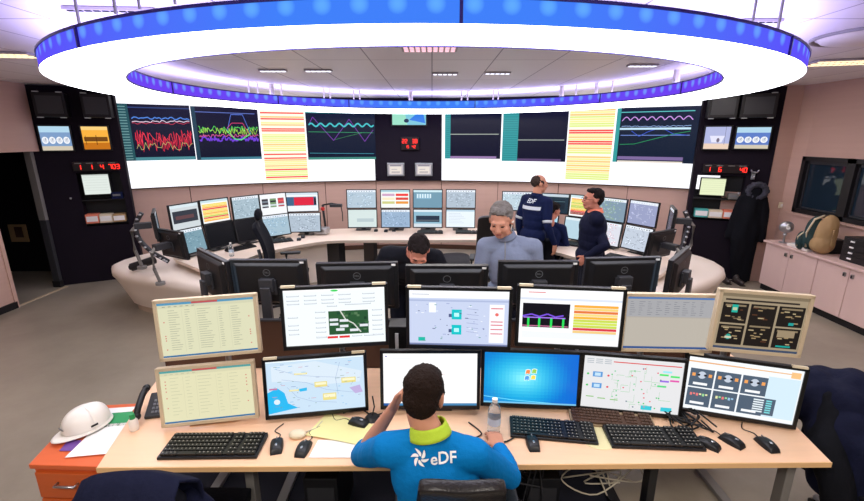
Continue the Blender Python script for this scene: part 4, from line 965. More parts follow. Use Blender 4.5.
# ------------------------------------------------------------------ two back to back desks in front
t = thing('office_desk', 'long pale beech desk crossing the near part of the room', 'desk', (.15, 2.1, 0))
def dl(o): o.location = (-.15, -2.1, 0); return o
yb = 2.62
dtop = [(-1.585, 1.715), (1.92, 1.75), (1.99, 2.15), (2.0, yb), (-1.80, yb), (-1.71, 2.2)]
dl(MB().prism(dtop, .712, .74).build('tabletop', M['wood'], t, bevel=.002)); dl(MB().prism([(-1.587, 1.711), (1.922, 1.746), (1.922, 1.751), (-1.585, 1.716)], .711, .7385).build('edge_band', M['woodedge'], t))
for x in (-1.42, -.95, .3, 1.15, 1.86):
    g = MB(); g.box((x, 2.2, .02), (.06, .66, .03)); g.box((x, 1.90, .36), (.045, .06, .69)); dl(g.build('leg', M['steel'] if x != 1.15 else M['black'], t, bevel=.004))
dl(MB().box((.1, 2.5, .48), (3.2, .02, .42)).build('modesty_panel', M['darkin'], t))
t2 = thing('office_desk', 'second beech desk back to back behind the first, mostly hidden by monitors', 'desk', (.2, 3.0, 0))
def dl2(o): o.location = (-.2, -3.0, 0); return o
dl2(MB().box((.2, 2.98, .726), (3.9, .68, .028)).build('tabletop', M['wood'], t2, bevel=.002))
for x in (-1.6, 0.2, 2.0): dl2(MB().box((x, 2.98, .356), (.05, .6, .712)).build('leg', M['steel'], t2))
dv = thing('desk_divider', 'low dark brown partition standing between the two near desks', 'divider', (.1, 2.635, .74)); o = MB().box((0, 0, .17), (3.8, .02, .34)).build('board', M['dkbrown'], dv); MB().box((0, 0, .345), (3.8, .03, .012)).build('top_rail', M['black2'], dv)
GT, GB, GD = 'upper row monitors on the near desk', 'lower row monitors on the near desk', 'backs of the monitors on the second desk'
BLW, BLH = .555, .345
dim = scrmat('dim_screen_glow', .82)
mon = lambda *a, **k: monitor(*a, **k)
mon('beige monitor with a pale yellow list under a blue title bar, above its twin', .50, .325, (-1.16, 2.07, 1.295), (10, -6, -1), c_list(red=True, seed=1), 'beige', 'pole', glow=dim)
mon('black monitor with rows of grey buttons and a dark green picture', BLW, BLH, (-.51, 2.12, 1.331), (7, -4, 0), c_buttons(), 'black', 'pole', tabs=True)
mon('black monitor with a lilac diagram and two cyan tanks', BLW, BLH, (.14, 2.11, 1.325), (-3, -2, 0), c_schema(), 'black', 'pole', tabs=True)
mon('black monitor with a black graph beside an orange and green list', BLW, BLH, (.725, 2.115, 1.327), (-6, -2, 0), c_graph(), 'black', 'pole', tabs=True)
mon('beige monitor with a dull grey table above the green flow diagram', .50, .325, (1.26, 2.13, 1.29), (0, -4, 1.2), c_grey(), 'beige', 'pole', glow=dim)
mon('beige monitor with six dark brown tiles, tilted, at the coat chair end', .455, .335, (1.675, 2.04, 1.33), (-5, -3, 3), c_dark6(), 'beige', 'pole', glow=scrmat('dimmer_screen_glow', .75))
mon('beige monitor with a pale yellow page directly above a black keyboard', .49, .325, (-1.19, 2.03, .93), (9, -8, -1), c_list((238, 234, 194), (90, 170, 170), (205, 205, 170), True, 12, 5), 'beige', 'stand', glow=dim)
mon('black monitor showing a pale blue map with yellow boxes', BLW, BLH, (-.635, 2.11, .93), (9, -7, 0), c_map(), 'black', 'stand', tabs=True)
mon('black monitor with a blank white page behind the seated man in blue', BLW, BLH, (-.01, 2.14, .945), (0, -7, 0), c_doc(), 'black', 'stand')
mon('black monitor showing a bright blue desktop with a four-colour window emblem', BLW, BLH, (.555, 2.17, .932), (-4, -5, 0), c_desktop(), 'black', 'stand')
mon('black monitor showing a green and grey flow diagram with a red line', BLW, BLH, (1.10, 2.12, .925), (-8, -5, 1), c_pid(), 'black', 'stand')
mon('black monitor with six slate blue tiles beside the dark coat', .57, .35, (1.66, 2.06, .932), (-15, -3, 1.5), c_tiles(), 'black', 'stand', tabs=True)
DB = [('black monitor back, first of the second desk from the doorway side', (-1.15, 2.93, 1.25), 180 - 3, .6), ('black monitor back behind the grey buttons monitor', (-.51, 2.84, 1.255), 180 + 2, .3), ('black monitor back leaning below the bending man', (.10, 2.80, 1.255), 180, 0),
      ('black monitor back in front of the man in the grey blue sweater', (.735, 2.88, 1.255), 180, 0), ('black monitor back in front of the man in black', (1.36, 2.98, 1.252), 180 + 4, 0)]
for i, (lab, c, a, r_) in enumerate(DB):
    monitor(lab, BLW, BLH, c, (a, -4 if i != 2 else -9, r_), cc(i, 70 + i), 'black', 'stand', .74, True, group=GD, badge=badge if i != 2 else None)
monitor('black monitor turned sideways at the doorway end of the second desk', BLW, BLH, (-1.60, 3.06, 1.25), (136, -2, 0), cc(1, 80), 'black', 'stand', .74, True, group=GD)
monitor('black monitor turned sideways at the coat panel end of the second desk', BLW, BLH, (1.83, 3.10, 1.25), (-131, -2, 0), cc(1, 81), 'black', 'stand', .74, True, group=GD)
# desk objects
Z0 = .7412
keyboard('black keyboard under the pale yellow page monitor', -1.09, 1.845, Z0, R(1), .48, .165)
keyboard('black and silver keyboard in front of the bright blue desktop monitor', .635, 1.965, Z0, R(-8), .44, .15)
keyboard('black keyboard over the round pale mat, beside the second one', 1.135, 1.905, Z0, R(-3), .46, .155)
keyboard('grey brown keyboard pushed under the flow diagram monitor', .98, 2.05, Z0, R(-9), .44, .12, 'beige_d', 'dkbrown', 5)
for lab, x, y, rz in (('black mouse beside the keyboard under the yellow page monitor', -.78, 1.85, .25), ('black mouse next to the cream puck on the near desk', -.64, 1.83, -.1), ('dark mouse behind the yellow paper, by the seated man', -.40, 2.03, 1.2),
                      ('black and silver mouse in front of the silver edged keyboard', .51, 1.87, 0), ('black mouse next to the keyboard below the slate tiles monitor, first of three', 1.395, 1.865, .7), ('middle one of three black mice below the slate tiles monitor', 1.53, 1.885, .5), ('black mouse nearest the corner of the near desk', 1.69, 1.86, .1)):
    mouse(lab, x, y, Z0, rz, cable=[(0, .05, .006), (.01, .09, .004), (-.02, .13, .004), (.02, .18, .004)])
t = thing('computer_mouse', 'cream mouse lying upside by the yellow paper', 'mouse', (-.70, 1.93, Z0)); MB().sph((0, 0, .014), (.045, .032, .02)).build('shell', M['tab'], t, smooth=True); MB().tube([(.03, .02, .01), (.08, .06, .004), (.1, .12, .004)], .003).build('cable', M['cable_w'], t)
bottle('clear water bottle with pale label beside the hand of the man in blue', .325, 1.96, Z0)
def sheet(name, label, cat, pts, z, mt, group=None, curl=0, h=.002):
    cx = sum(p[0] for p in pts) / len(pts); cy = sum(p[1] for p in pts) / len(pts)
    a, b, c, d = [V((p[0] - cx, p[1] - cy)) for p in pts]
    m_ = MB(); m_.grid(lambda u, v: V((*(a.lerp(b, u).lerp(d.lerp(c, u), v)), h + curl * (u * (1 - u)) * v)), 8, 4)
    o = m_.build(name, mt, solid=.0012, loc=(cx, cy, z)); return tag(o, label, cat, group)
sheet('paper_sheet', 'white printed sheet peeking out under the yellow papers', 'paper', [(-.585, 1.90), (-.33, 1.90), (-.33, 1.775), (-.60, 1.775)], Z0, M['paper'])
sheet('yellow_paper', 'large yellow sheets spread before the map monitor', 'paper', [(-.59, 2.13), (-.24, 1.99), (-.34, 1.85), (-.66, 1.935)], Z0 + .002, M['yellow'], curl=.02)
o = MB().cyl((0, 0, 0), (0, 0, .002), .1, n=36).build('round_mat', mat('pale_yellow_mat', (225, 215, 165), .5), loc=(.86, 1.93, Z0 - .001)); tag(o, 'round pale yellow mat half hidden under a keyboard', 'mat')
# pedestal, helmet and papers
MB().box((-.3, 0, .004), (3.2, 1.35, .008)).build('floor_mat', mat('dark_navy_mat', (24, 26, 40), .9), thing('floor_mat', 'dark navy mat on the floor under the near desk', 'mat', (-.1, 1.95, 0)))
pd = thing('drawer_pedestal', 'orange wooden drawer pedestal at the doorway end of the near desk', 'drawer unit', (-1.83, 1.97, 0))
def pl(o): o.location = (1.83, -1.97, 0); return o
pf = [(-1.945, 1.755), (-1.575, 1.745), (-1.725, 2.25), (-2.05, 2.22)]
pf = [(-1.955, 1.76), (-1.582, 1.745), (-1.745, 2.26), (-2.06, 2.23)]
pl(MB().prism(pf, .69, .715).build('top', M['orange'], pd, bevel=.003)); fx = [(-1.945, 1.775), (-1.60, 1.76), (-1.75, 2.24), (-2.045, 2.215)]
pl(MB().prism(fx, .03, .69).build('body', M['orange'], pd))
fd = (V((-1.60, 1.76)) - V((-1.945, 1.775))); ang = math.atan2(fd.y, fd.x)
for k in range(4):
    z = .60 - k * .155; c = (-1.772, 1.758)
    dr = pl(MB().box((*c, z), (.32, .02, .145), Matrix.Rotation(ang, 3, 'Z')).build('drawer', M['orange_d'], pd, bevel=.003))
    MB().tube([(c[0] - .05, c[1] - .01, z + .02), (c[0] - .05, c[1] - .035, z + .02), (c[0] + .05, c[1] - .038, z + .02), (c[0] + .05, c[1] - .012, z + .02)], .006).build('handle', M['silver'], dr, smooth=True)
ZP = .716
hm = thing('hard_hat', 'white hard hat resting on the orange drawer pedestal', 'hard hat', (-1.875, 2.03, ZP), R(-28)); hm.scale = (.8, .8, .85)
m_ = MB()
def hat(u, v):
    th = 2 * PI * u; a = v * PI / 2; r_ = math.cos(a) ** .75
    x, y = .112 * r_ * math.cos(th), .138 * r_ * math.sin(th); z = .03 + .125 * math.sin(a) ** .9
    rid = .006 * math.exp(-(x / .022) ** 2) * min(1, v * 3)
    return V((x, y, z + rid))
m_.grid(hat, 40, 14); m_.build('shell', M['white'], hm, smooth=True, solid=.003)
m_ = MB(); m_.grid(lambda u, v: V((.112 * (1 + .07 * v) * math.cos(2 * PI * u), (.138 + v * (.012 + .05 * max(0, -math.sin(2 * PI * u)) ** 2)) * math.sin(2 * PI * u), .034 - .014 * v)), 40, 4); m_.build('brim', M['white'], hm, smooth=True, solid=.004)
MB().box((0, -.139, .075), (.05, .003, .016), Matrix.Rotation(R(14), 3, 'X')).build('front_emblem', M['logo'], hm); MB().box((.113, 0, .06), (.004, .04, .012)).build('side_slot', M['darkin'], hm)
sheet('paper_sheet', 'white printed sheet lying in front of the hard hat on the pedestal', 'paper', [(-1.83, 2.05), (-1.68, 2.07), (-1.60, 1.83), (-1.81, 1.80)], ZP + .004, M['paper'])
sheet('plastic_folder', 'green folder behind the white sheet on the pedestal', 'folder', [(-1.86, 2.15), (-1.72, 2.17), (-1.66, 2.05), (-1.79, 2.03)], ZP + .002, M['green'], h=.004)
sheet('booklet', 'purple booklet just showing under the hard hat and sheet', 'booklet', [(-1.90, 1.93), (-1.83, 1.93), (-1.80, 1.85), (-1.88, 1.85)], ZP + .001, M['purple'])
sheet('paper_sheet', 'white strip of paper behind the green folder', 'paper', [(-1.93, 2.20), (-1.74, 2.22), (-1.73, 2.17), (-1.87, 2.15)], ZP + .001, M['paper'])
ph = thing('telephone', 'black desk telephone behind the green folder at the desk corner', 'phone', (-1.57, 2.13, Z0), R(12)); ph.scale = (.75, .72, .8)
m_ = MB(); m_.add([(-.04, -.08, 0), (.09, -.08, 0), (.09, .1, 0), (-.04, .1, 0), (-.04, -.08, .02), (.09, -.08, .02), (.09, .1, .11), (-.04, .1, .11)], [(0, 1, 2, 3), (4, 5, 6, 7), (0, 1, 5, 4), (1, 2, 6, 5), (2, 3, 7, 6), (3, 0, 4, 7)]); m_.build('base', M['black2'], ph, bevel=.006)
m_ = MB(); [m_.box((.01 + i * .024, -.05 + j * .028, .036 + j * .014), (.016, .018, .008), Matrix.Rotation(.46, 3, 'X')) for i in range(3) for j in range(4)]; m_.build('keypad', M['logo'], ph); 
m_ = MB(); m_.tube([(-.07, -.12, .05), (-.075, -.06, .085), (-.075, .04, .13), (-.07, .12, .15)], .022, 10); m_.sph((-.07, -.11, .05), (.028, .03, .026)); m_.sph((-.07, .11, .145), (.028, .03, .026)); m_.build('handset', M['black'], ph, smooth=True)
t = thing('glue_bottle', 'small clear bottle with green cap beside the black telephone', 'bottle', (-1.585, 1.985, Z0)); m_ = MB(); m_.lathe([(0, 0), (.02, .0), (.022, .01), (.022, .055), (.012, .07), (.0, .07)], n=16); m_.build('container', M['white'], t, smooth=2); m_ = MB(); m_.lathe([(0, .095), (.012, .095), (.014, .068), (0, .068)], n=14); m_.build('cap', M['green'], t, smooth=2)
# cables and cases around and under the desk
q = random.Random(12)
def squig(label, pts, mt, r_=.004, name='cable'):
    c = V(pts[0]); P = cr([V(p) - c for p in pts], 6); o = MB().tube(P, r_, 6).build(name, mt, smooth=True); o.location = c; return tag(o, label, 'cable')
squig('thin black cable curling beside the clear bottle on the near desk', [(.20, 2.04, Z0 + .005), (.26, 1.95, Z0 + .005), (.22, 1.90, Z0 + .005), (.36, 1.88, Z0 + .005), (.44, 1.93, Z0 + .005)], M['black'])
squig('black cable loop behind the yellow paper', [(-.5, 2.12, Z0 + .005), (-.42, 2.16, Z0 + .01), (-.33, 2.1, Z0 + .005), (-.25, 2.14, Z0 + .005)], M['black'])
def tangle(label, c, rad, n, mt, seed):
    q = random.Random(seed); m_ = MB()
    for k in range(n):
        P = cr([V((q.uniform(-1, 1) * rad[0], q.uniform(-1, 1) * rad[1], q.uniform(0.004, rad[2]))) for _ in range(5)], 6); m_.tube([V(p) for p in P], .0045, 5)
    o = m_.build('cable_tangle', mt, smooth=True); o.location = c; tag(o, label, 'cables', kind='stuff')
tangle('tangle of black cables behind the keyboard beside the slate tiles monitor', (1.38, 2.05, Z0 + .002), (.12, .10, .05), 9, M['black'], 1)
tangle('tangle of grey cables behind the flow diagram monitor', (1.35, 2.3, Z0 + .002), (.2, .1, .2), 8, M['steel'], 4)
tangle('tangle of pale cables hanging behind the flow diagram keyboard, under the desk', (.95, 2.02, .30), (.24, .06, .30), 6, M['cable_w'], 2)
tangle('tangle of black cables under the desk beside the seated man', (.48, 2.02, .15), (.16, .06, .45), 10, M['black2'], 3)
for lab, x, y in (('black computer case under the near desk, beside the seated man', .62, 2.2), ('black computer case under the near desk, toward the drawer pedestal', -.62, 2.2)):
    t = thing('computer_case', lab, 'computer', (x, y, 0)); MB().box((0, 0, .21), (.19, .42, .42)).build('housing', M['black'], t, bevel=.006); MB().box((0, -.212, .3), (.15, .006, .12)).build('drive_front', M['black2'], t); MB().cyl((0, -.21, .12), (0, -.216, .12), .012).build('power_button', M['logo'], t)
for lab, x, y, h in (('black box with white edge standing between the grey buttons and cyan tanks monitors', -.19, 2.42, .42), ('black box standing behind the flow diagram and desktop monitors', .9, 2.45, .35)):
    t = thing('network_box', lab, 'box', (x, y, .742)); MB().box((0, 0, h / 2), (.14, .12, h)).build('housing', M['black'], t, bevel=.004); MB().box((-.02, -.063, h - .1), (.02, .004, .12)).build('label_strip', M['paper'], t); MB().box((.03, -.063, h - .2), (.01, .004, .01)).build('button', M['logo'], t)
sm = thing('desk_microphone', 'small black puck-shaped microphone on the desk by the seated man', 'microphone', (-.33, 2.08, Z0)); MB().lathe([(0, .02), (.03, .018), (.045, 0)], n=20).build('base', M['black'], sm, smooth=2); MB().tube([(0, 0, .02), (.01, .02, .06), (.0, .03, .12)], .004).build('neck', M['black'], sm)

# ------------------------------------------------------------------ cabinets under the windows
for i in range(4):
    y1 = 6.29 - i * .9; y0 = y1 - .895
    t = thing('low_cabinet', ['pink beige two-door cabinet nearest the hanging coat', 'pink beige two-door cabinet under the backpack, second from the coat', 'pink beige two-door cabinet, third from the coat', 'pink beige two-door cabinet, fourth from the coat'][i], 'cabinet', (5.2, (y0 + y1) / 2, 0), 0, 'cabinets under the windows')
    b = MB(); b.box((0.01, 0, .41), (.36, y1 - y0, .64)); b.m(1).box((.02, 0, .045), (.34, y1 - y0, .09)); b.build('carcass', [M['cabdoor'], M['darkin']], t)
    for s in (-1, 1):
        d = MB().box((-.18, s * (y1 - y0) / 4, .41), (.02, (y1 - y0) / 2 - .008, .62)).build('door', M['cabdoor'], t, bevel=.002)
        h = MB(); h.box((-.2, s * .05, .64), (.02, .03, .05)); h.m(1).box((-.212, s * .05, .64), (.006, .02, .034)); h.build('handle', [M['steel'], M['winframe']], d, bevel=.002)
wtp = MB().box((0, 0, .0), (.42, 3.7, .03)).build('counter_top', M['cabdoor'], bevel=.004); wtp.location = (5.185, 4.46, .746); tag(wtp, 'long pale pink countertop running under the dark windows', 'countertop')
ZC = .762
f = thing('desk_fan', 'small silver table fan on the countertop corner under the window', 'fan', (5.12, 6.12, ZC)); f.scale = (.82, .82, .85)
m_ = MB(); m_.lathe([(0, .012), (.06, .012), (.075, 0)], n=20); m_.lathe([(.02, .01), (.014, .12), (.02, .17), (.0, .18)], n=12); m_.sph((0, 0, .14), .03); m_.build('stand', M['silver'], f, smooth=2)
m_ = MB(); m_.sph((0, 0, .27), (.11, .07, .10), 18, 12, Matrix.Rotation(R(-30), 3, 'Z')); m_.build('cage', M['silver'], f, smooth=True)
m_ = MB(); m_.cyl((-.02, -.06, .27), (-.035, -.085, .27), .03, n=14); m_.build('hub', M['white'], f)
sg = thing('intercom_switch', 'small pale wall switch between the coat and the windows', 'switch', (5.345, 6.585, 1.24)); MB().box((0, -.01, 0), (.07, .02, .09)).build('plate', M['tab'], sg, bevel=.003); MB().box((0, -.024, 0), (.03, .008, .04)).build('rocker', M['white'], sg)
t = thing('document_tray', 'stack tray of white papers on the countertop behind the fan', 'tray', (5.16, 5.78, ZC)); MB().box((0, 0, .02), (.25, .34, .04)).build('tray', M['white'], t, bevel=.004); MB().box((0, .0, .045), (.2, .28, .008)).build('top_sheet', M['paper'], t)
t = thing('paper_punch', 'black desk gadget with round knobs on the tray of papers', 'office device', (5.17, 5.80, ZC + .052)); MB().box((0, 0, .03), (.12, .2, .05)).build('body', M['black'], t, bevel=.006); m_ = MB(); [m_.cyl((0, -.07 + k * .045, .05), (0, -.07 + k * .045, .085), .014) for k in range(4)]; m_.build('knob', M['darkin'], t)
MBx = MB(); MBx.box((0, 0, .09), (.14, .5, .18)); t = thing('shadow_block', 'long black block standing in for the dark shadow by the window sill behind the backpack', 'box', (5.30, 5.72, ZC)); MBx.build('body', M['black'], t, bevel=.006); MB().box((0, 0, .185), (.15, .51, .012)).build('lid', M['black2'], t)  # dark block takes the place of the shadow along the sill
t = thing('drawer_organiser', 'black drawer organiser with white tabs beside the backpack', 'organiser', (5.24, 4.98, ZC)); MB().box((0, 0, .15), (.24, .50, .30)).build('case', M['black'], t, bevel=.006)
for k in range(4): d = MB().box((-.123, 0, .045 + k * .07), (.006, .47, .06)).build('drawer', M['winframe'], t); MB().box((-.129, .12, .045 + k * .07), (.008, .05, .018)).build('label_tab', M['paper'], d)
t = thing('carrier_bag', 'crumpled white bag on the countertop next to the black organiser', 'bag', (5.09, 4.62, ZC + .0)); m_ = MB(); m_.sph((0, 0, .07), (.12, .17, .075), 24, 14)
for i, p in enumerate(m_.v): k = noise.noise(p * 14) * .02; m_.v[i] = V((p.x + k, p.y + k, max(0, p.z + k * 1.2)))
m_.build('body', M['white'], t, smooth=True); MB().tube([(0, -.04, .13), (.01, 0, .18), (0, .05, .13)], .008).build('handle_loop', M['white'], t, smooth=True)
# ------------------------------------------------------------------ chairs
def chair(label, x, y, rz, seat=.48, top=.98, w=.46, mt='leather', head=False, arms=True, base='black', group=None, tilt=-.12):
    """faces local -Y"""
    t = thing('office_chair', label, 'chair', (x, y, 0), rz, group)
    m_ = MB(); m_.grid(lambda u, v: V(((u - .5) * w, (v - .5) * .46, seat + .03 * math.sin(PI * u) * math.sin(PI * v) - .02 * (1 - v) ** 3)), 10, 10); m_.build('seat', M[mt], t, smooth=True, solid=.07, bevel=.01)
    hb = top - seat - .08
    def bk(u, v):
        ww = w * (1 - .12 * v * v) * (.94 if v < .06 else 1); a = (u - .5) * 2
        rr = 1 - .12 * max(0, v - .85) / .15 * abs(a) ** 3
        return V((a * ww / 2, .22 + .03 * (1 - a * a) - .05 * math.sin(v * PI) + .10 * v, seat + .10 + hb * v * (1 - .05 * abs(a) ** 4)))
    m_ = MB(); m_.grid(bk, 12, 12); m_.build('backrest', M[mt], t, smooth=True, solid=.05, bevel=.01)
    m_ = MB(); m_.tube([(0, .08, seat - .05), (0, .26, seat - .04), (0, .31, seat + .15), (0, .34, seat + .35)], .022); m_.build('back_bracket', M['black2'], t, smooth=True)
    if head:
        m_ = MB(); m_.sph((0, .30, top + .12), (.13, .045, .075), 18, 10); m_.build('headrest', M[mt], t, smooth=True); MB().tube([(0, .31, top - .06), (0, .33, top + .08)], .018).build('headrest_stem', M['black2'], t)
    if arms:
        for s in (-1, 1):
            a = MB(); a.tube([(s * (w / 2 + .01), .06, seat - .03), (s * (w / 2 + .06), .06, seat), (s * (w / 2 + .06), .06, seat + .2)], .018); a = a.build('armrest', M['black2'], t, smooth=True)
            MB().box((s * (w / 2 + .06), .0, seat + .215), (.07, .26, .03)).build('arm_pad', M['black'], a, bevel=.01)
    MB().cyl((0, 0, .09), (0, 0, seat - .04), .028, .024).build('gas_column', M['black2'], t, smooth=2)
    for k in range(5):
        a = 2 * PI * k / 5 + .3; c, s = math.cos(a), math.sin(a); l = MB(); l.tube([(0, 0, .11), (c * .16, s * .16, .10), (c * .29, s * .29, .075)], .020); l = l.build('leg', M[base], t, smooth=True)
        MB().cyl((c * .29 - s * .02, s * .29 + c * .02, .03), (c * .29 + s * .02, s * .29 - c * .02, .03), .029, n=12).build('caster', M['black'], l)
    return t
chair('high-backed black office chair with headrest at the doorway arm of the console', -1.86, 5.35, R(100), .52, 1.20, .48, 'blackcloth', True)
chair('tall black chair back behind the man in the grey blue sweater', .80, 5.3, R(170), .54, 1.34, .46, 'leather', False)
chair('low black chair whose back shows just past the bending man', .27, 4.05, R(10), .47, 1.05, .40, 'leather', False)
chair('brown-black leatherette chair the man in blue is sitting on',   .11, 1.62, R(180), .47, 1.03, .36, 'leather', False, tilt=-.1)
chair('black chair under the navy jacket beside the drawer pedestal', -1.11, 1.63, R(180), .47, 1.0, .34, 'blackcloth', False, False)
chair('black chair on silver legs under the dark coat at the end of the near desk', 2.38, 1.93, R(-75), .47, .90, .46, 'blackcloth', False, False, 'silver')

# ------------------------------------------------------------------ soft shapes: overlapping volumes fused into one skin
class Org:
    def __init__(s): s.mb = MB()
    def cap(s, a, b, r0, r1=None, n=14):
        a, b = V(a), V(b); r1 = r0 if r1 is None else r1; s.mb.cyl(a, b, r0, r1, n); s.mb.sph(a, r0 * 1.0, n, 8); s.mb.sph(b, r1 * 1.0, n, 8); return s
    def chain(s, pts, rs, n=14):
        for i in range(len(pts) - 1): s.cap(pts[i], pts[i + 1], rs[i], rs[i + 1], n)
        return s
    def ell(s, c, r, rot=None, n=20, k=12): s.mb.sph(c, r, n, k, rot); return s
    def bake(s, name, mats, parent, voxel=.008, smooth=6, disp=None, fac=.5, paint=None):
        tmp = s.mb.build('tmp', M['black'], fix=True)
        md = tmp.modifiers.new('r', 'REMESH'); md.mode = 'VOXEL'; md.voxel_size = voxel; md.use_smooth_shade = True
        if smooth: sm_ = tmp.modifiers.new('s', 'SMOOTH'); sm_.factor = fac; sm_.iterations = smooth
        bpy.context.view_layer.update(); dg = bpy.context.evaluated_depsgraph_get(); ev = tmp.evaluated_get(dg)
        me = bpy.data.meshes.new_from_object(ev); me.name = name; bpy.data.objects.remove(tmp)
        me.materials.clear()
        for q in (mats if isinstance(mats, (list, tuple)) else [mats]): me.materials.append(q)
        if disp:
            vs = [(v.co.copy(), v.normal.copy()) for v in me.vertices]
            for v, (c, nn) in zip(me.vertices, vs): v.co = c + nn * disp(c, nn)
        me.polygons.foreach_set('use_smooth', [True] * len(me.polygons)); me.polygons.foreach_set('material_index', [0] * len(me.polygons))
        if paint:
            for p in me.polygons: p.material_index = paint(V(p.center))
        o = bpy.data.objects.new(name, me); COL.objects.link(o)
        if parent is not None: o.parent = parent
        return o
def folds(a, s1=9, s2=22, st=(1, 1, .45)):
    def f(c, n): p = V((c.x * st[0], c.y * st[1], c.z * st[2])); return a * (noise.noise(p * s1) + .5 * noise.noise(p * s2 + V((7, 3, 1))))
    return f

# ------------------------------------------------------------------ people
def hand(o, w, d, n, s, curl=.5, spread=1.0, k=1.0):
    """w wrist, d pointing direction, n palm normal (fingers close towards it), s: side of the thumb"""
    w, d, n = V(w), V(d).normalized(), V(n); n = (n - d * n.dot(d)).normalized(); q = V(s); q = (q - d * q.dot(d) - n * q.dot(n)).normalized()
    for a in (-.030, -.010, .010, .028): o.cap(w + q * a * .7 * k + d * .005, w + d * .082 * k + q * a * k, .014 * k, .0125 * k, 10)
    for i, (a, L) in enumerate(((.030, .066), (.010, .075), (-.010, .070), (-.029, .055))):
        p = w + d * .086 * k + q * a * k; th = 0; dirq = (d + q * (a * 2.2 * spread)).normalized(); r_ = .0092 * k
        for j, fr in enumerate((.45, .32, .23)):
            th += curl * (.55 if j == 0 else .8); v = dirq * math.cos(th) + n * math.sin(th); e = p + v * L * fr * k; o.cap(p, e, r_, r_ * .92, 9); p = e; r_ *= .92
    p = w + d * .022 * k + q * .026 * k; v = (d * .62 + q * .72 + n * .25).normalized(); e = p + v * .042 * k; o.cap(p, e, .0135 * k, .011 * k, 10)
    v = (d * .85 + q * .3 + n * (.2 + curl * .4)).normalized(); o.cap(e, e + v * .032 * k, .0108 * k, .009 * k, 10)
def elbow(sh, wr, hint, a=.29, b=.26):
    sh, wr = V(sh), V(wr); d = wr - sh; L = min(d.length, (a + b) * .995); u = d.normalized(); x = (a * a - b * b + L * L) / (2 * L); h = math.sqrt(max(0, a * a - x * x))
    hn = V(hint); hn = (hn - u * hn.dot(u)).normalized(); return sh + u * x + hn * h
def head_parts(o, HM, k=1.0):
    def P(x, y, z): return HM @ V((x * k, y * k, z * k))
    r3 = HM.to_3x3()
    o.ell(P(0, .015, .035), (.077 * k, .096 * k, .085 * k), r3); o.ell(P(0, -.035, -.015), (.064 * k, .062 * k, .088 * k), r3); o.ell(P(0, -.052, -.085), (.036 * k, .036 * k, .028 * k), r3)
    for s in (-1, 1):
        o.ell(P(s * .036, -.025, -.062), (.027 * k, .046 * k, .036 * k), r3); o.ell(P(s * .079, .006, -.002), (.010 * k, .020 * k, .034 * k), r3)
        o.ell(P(s * .012, -.103, -.030), (.010 * k, .011 * k, .008 * k), r3, 10, 8); o.ell(P(s * .040, -.072, -.022), (.024 * k, .022 * k, .022 * k), r3); o.ell(P(s * .031, -.083, .008), (.014 * k, .011 * k, .009 * k), r3, 12, 8)
    o.cap(P(0, -.090, .018), P(0, -.112, -.024), .008 * k, .0125 * k, 10); o.cap(P(-.038, -.084, .028), P(.038, -.084, .028), .012 * k, .012 * k, 10)
    o.cap(P(-.017, -.094, -.056), P(.017, -.094, -.056), .0075 * k, .0075 * k, 10); o.cap(P(-.014, -.092, -.066), P(.014, -.092, -.066), .007 * k, .007 * k, 10)
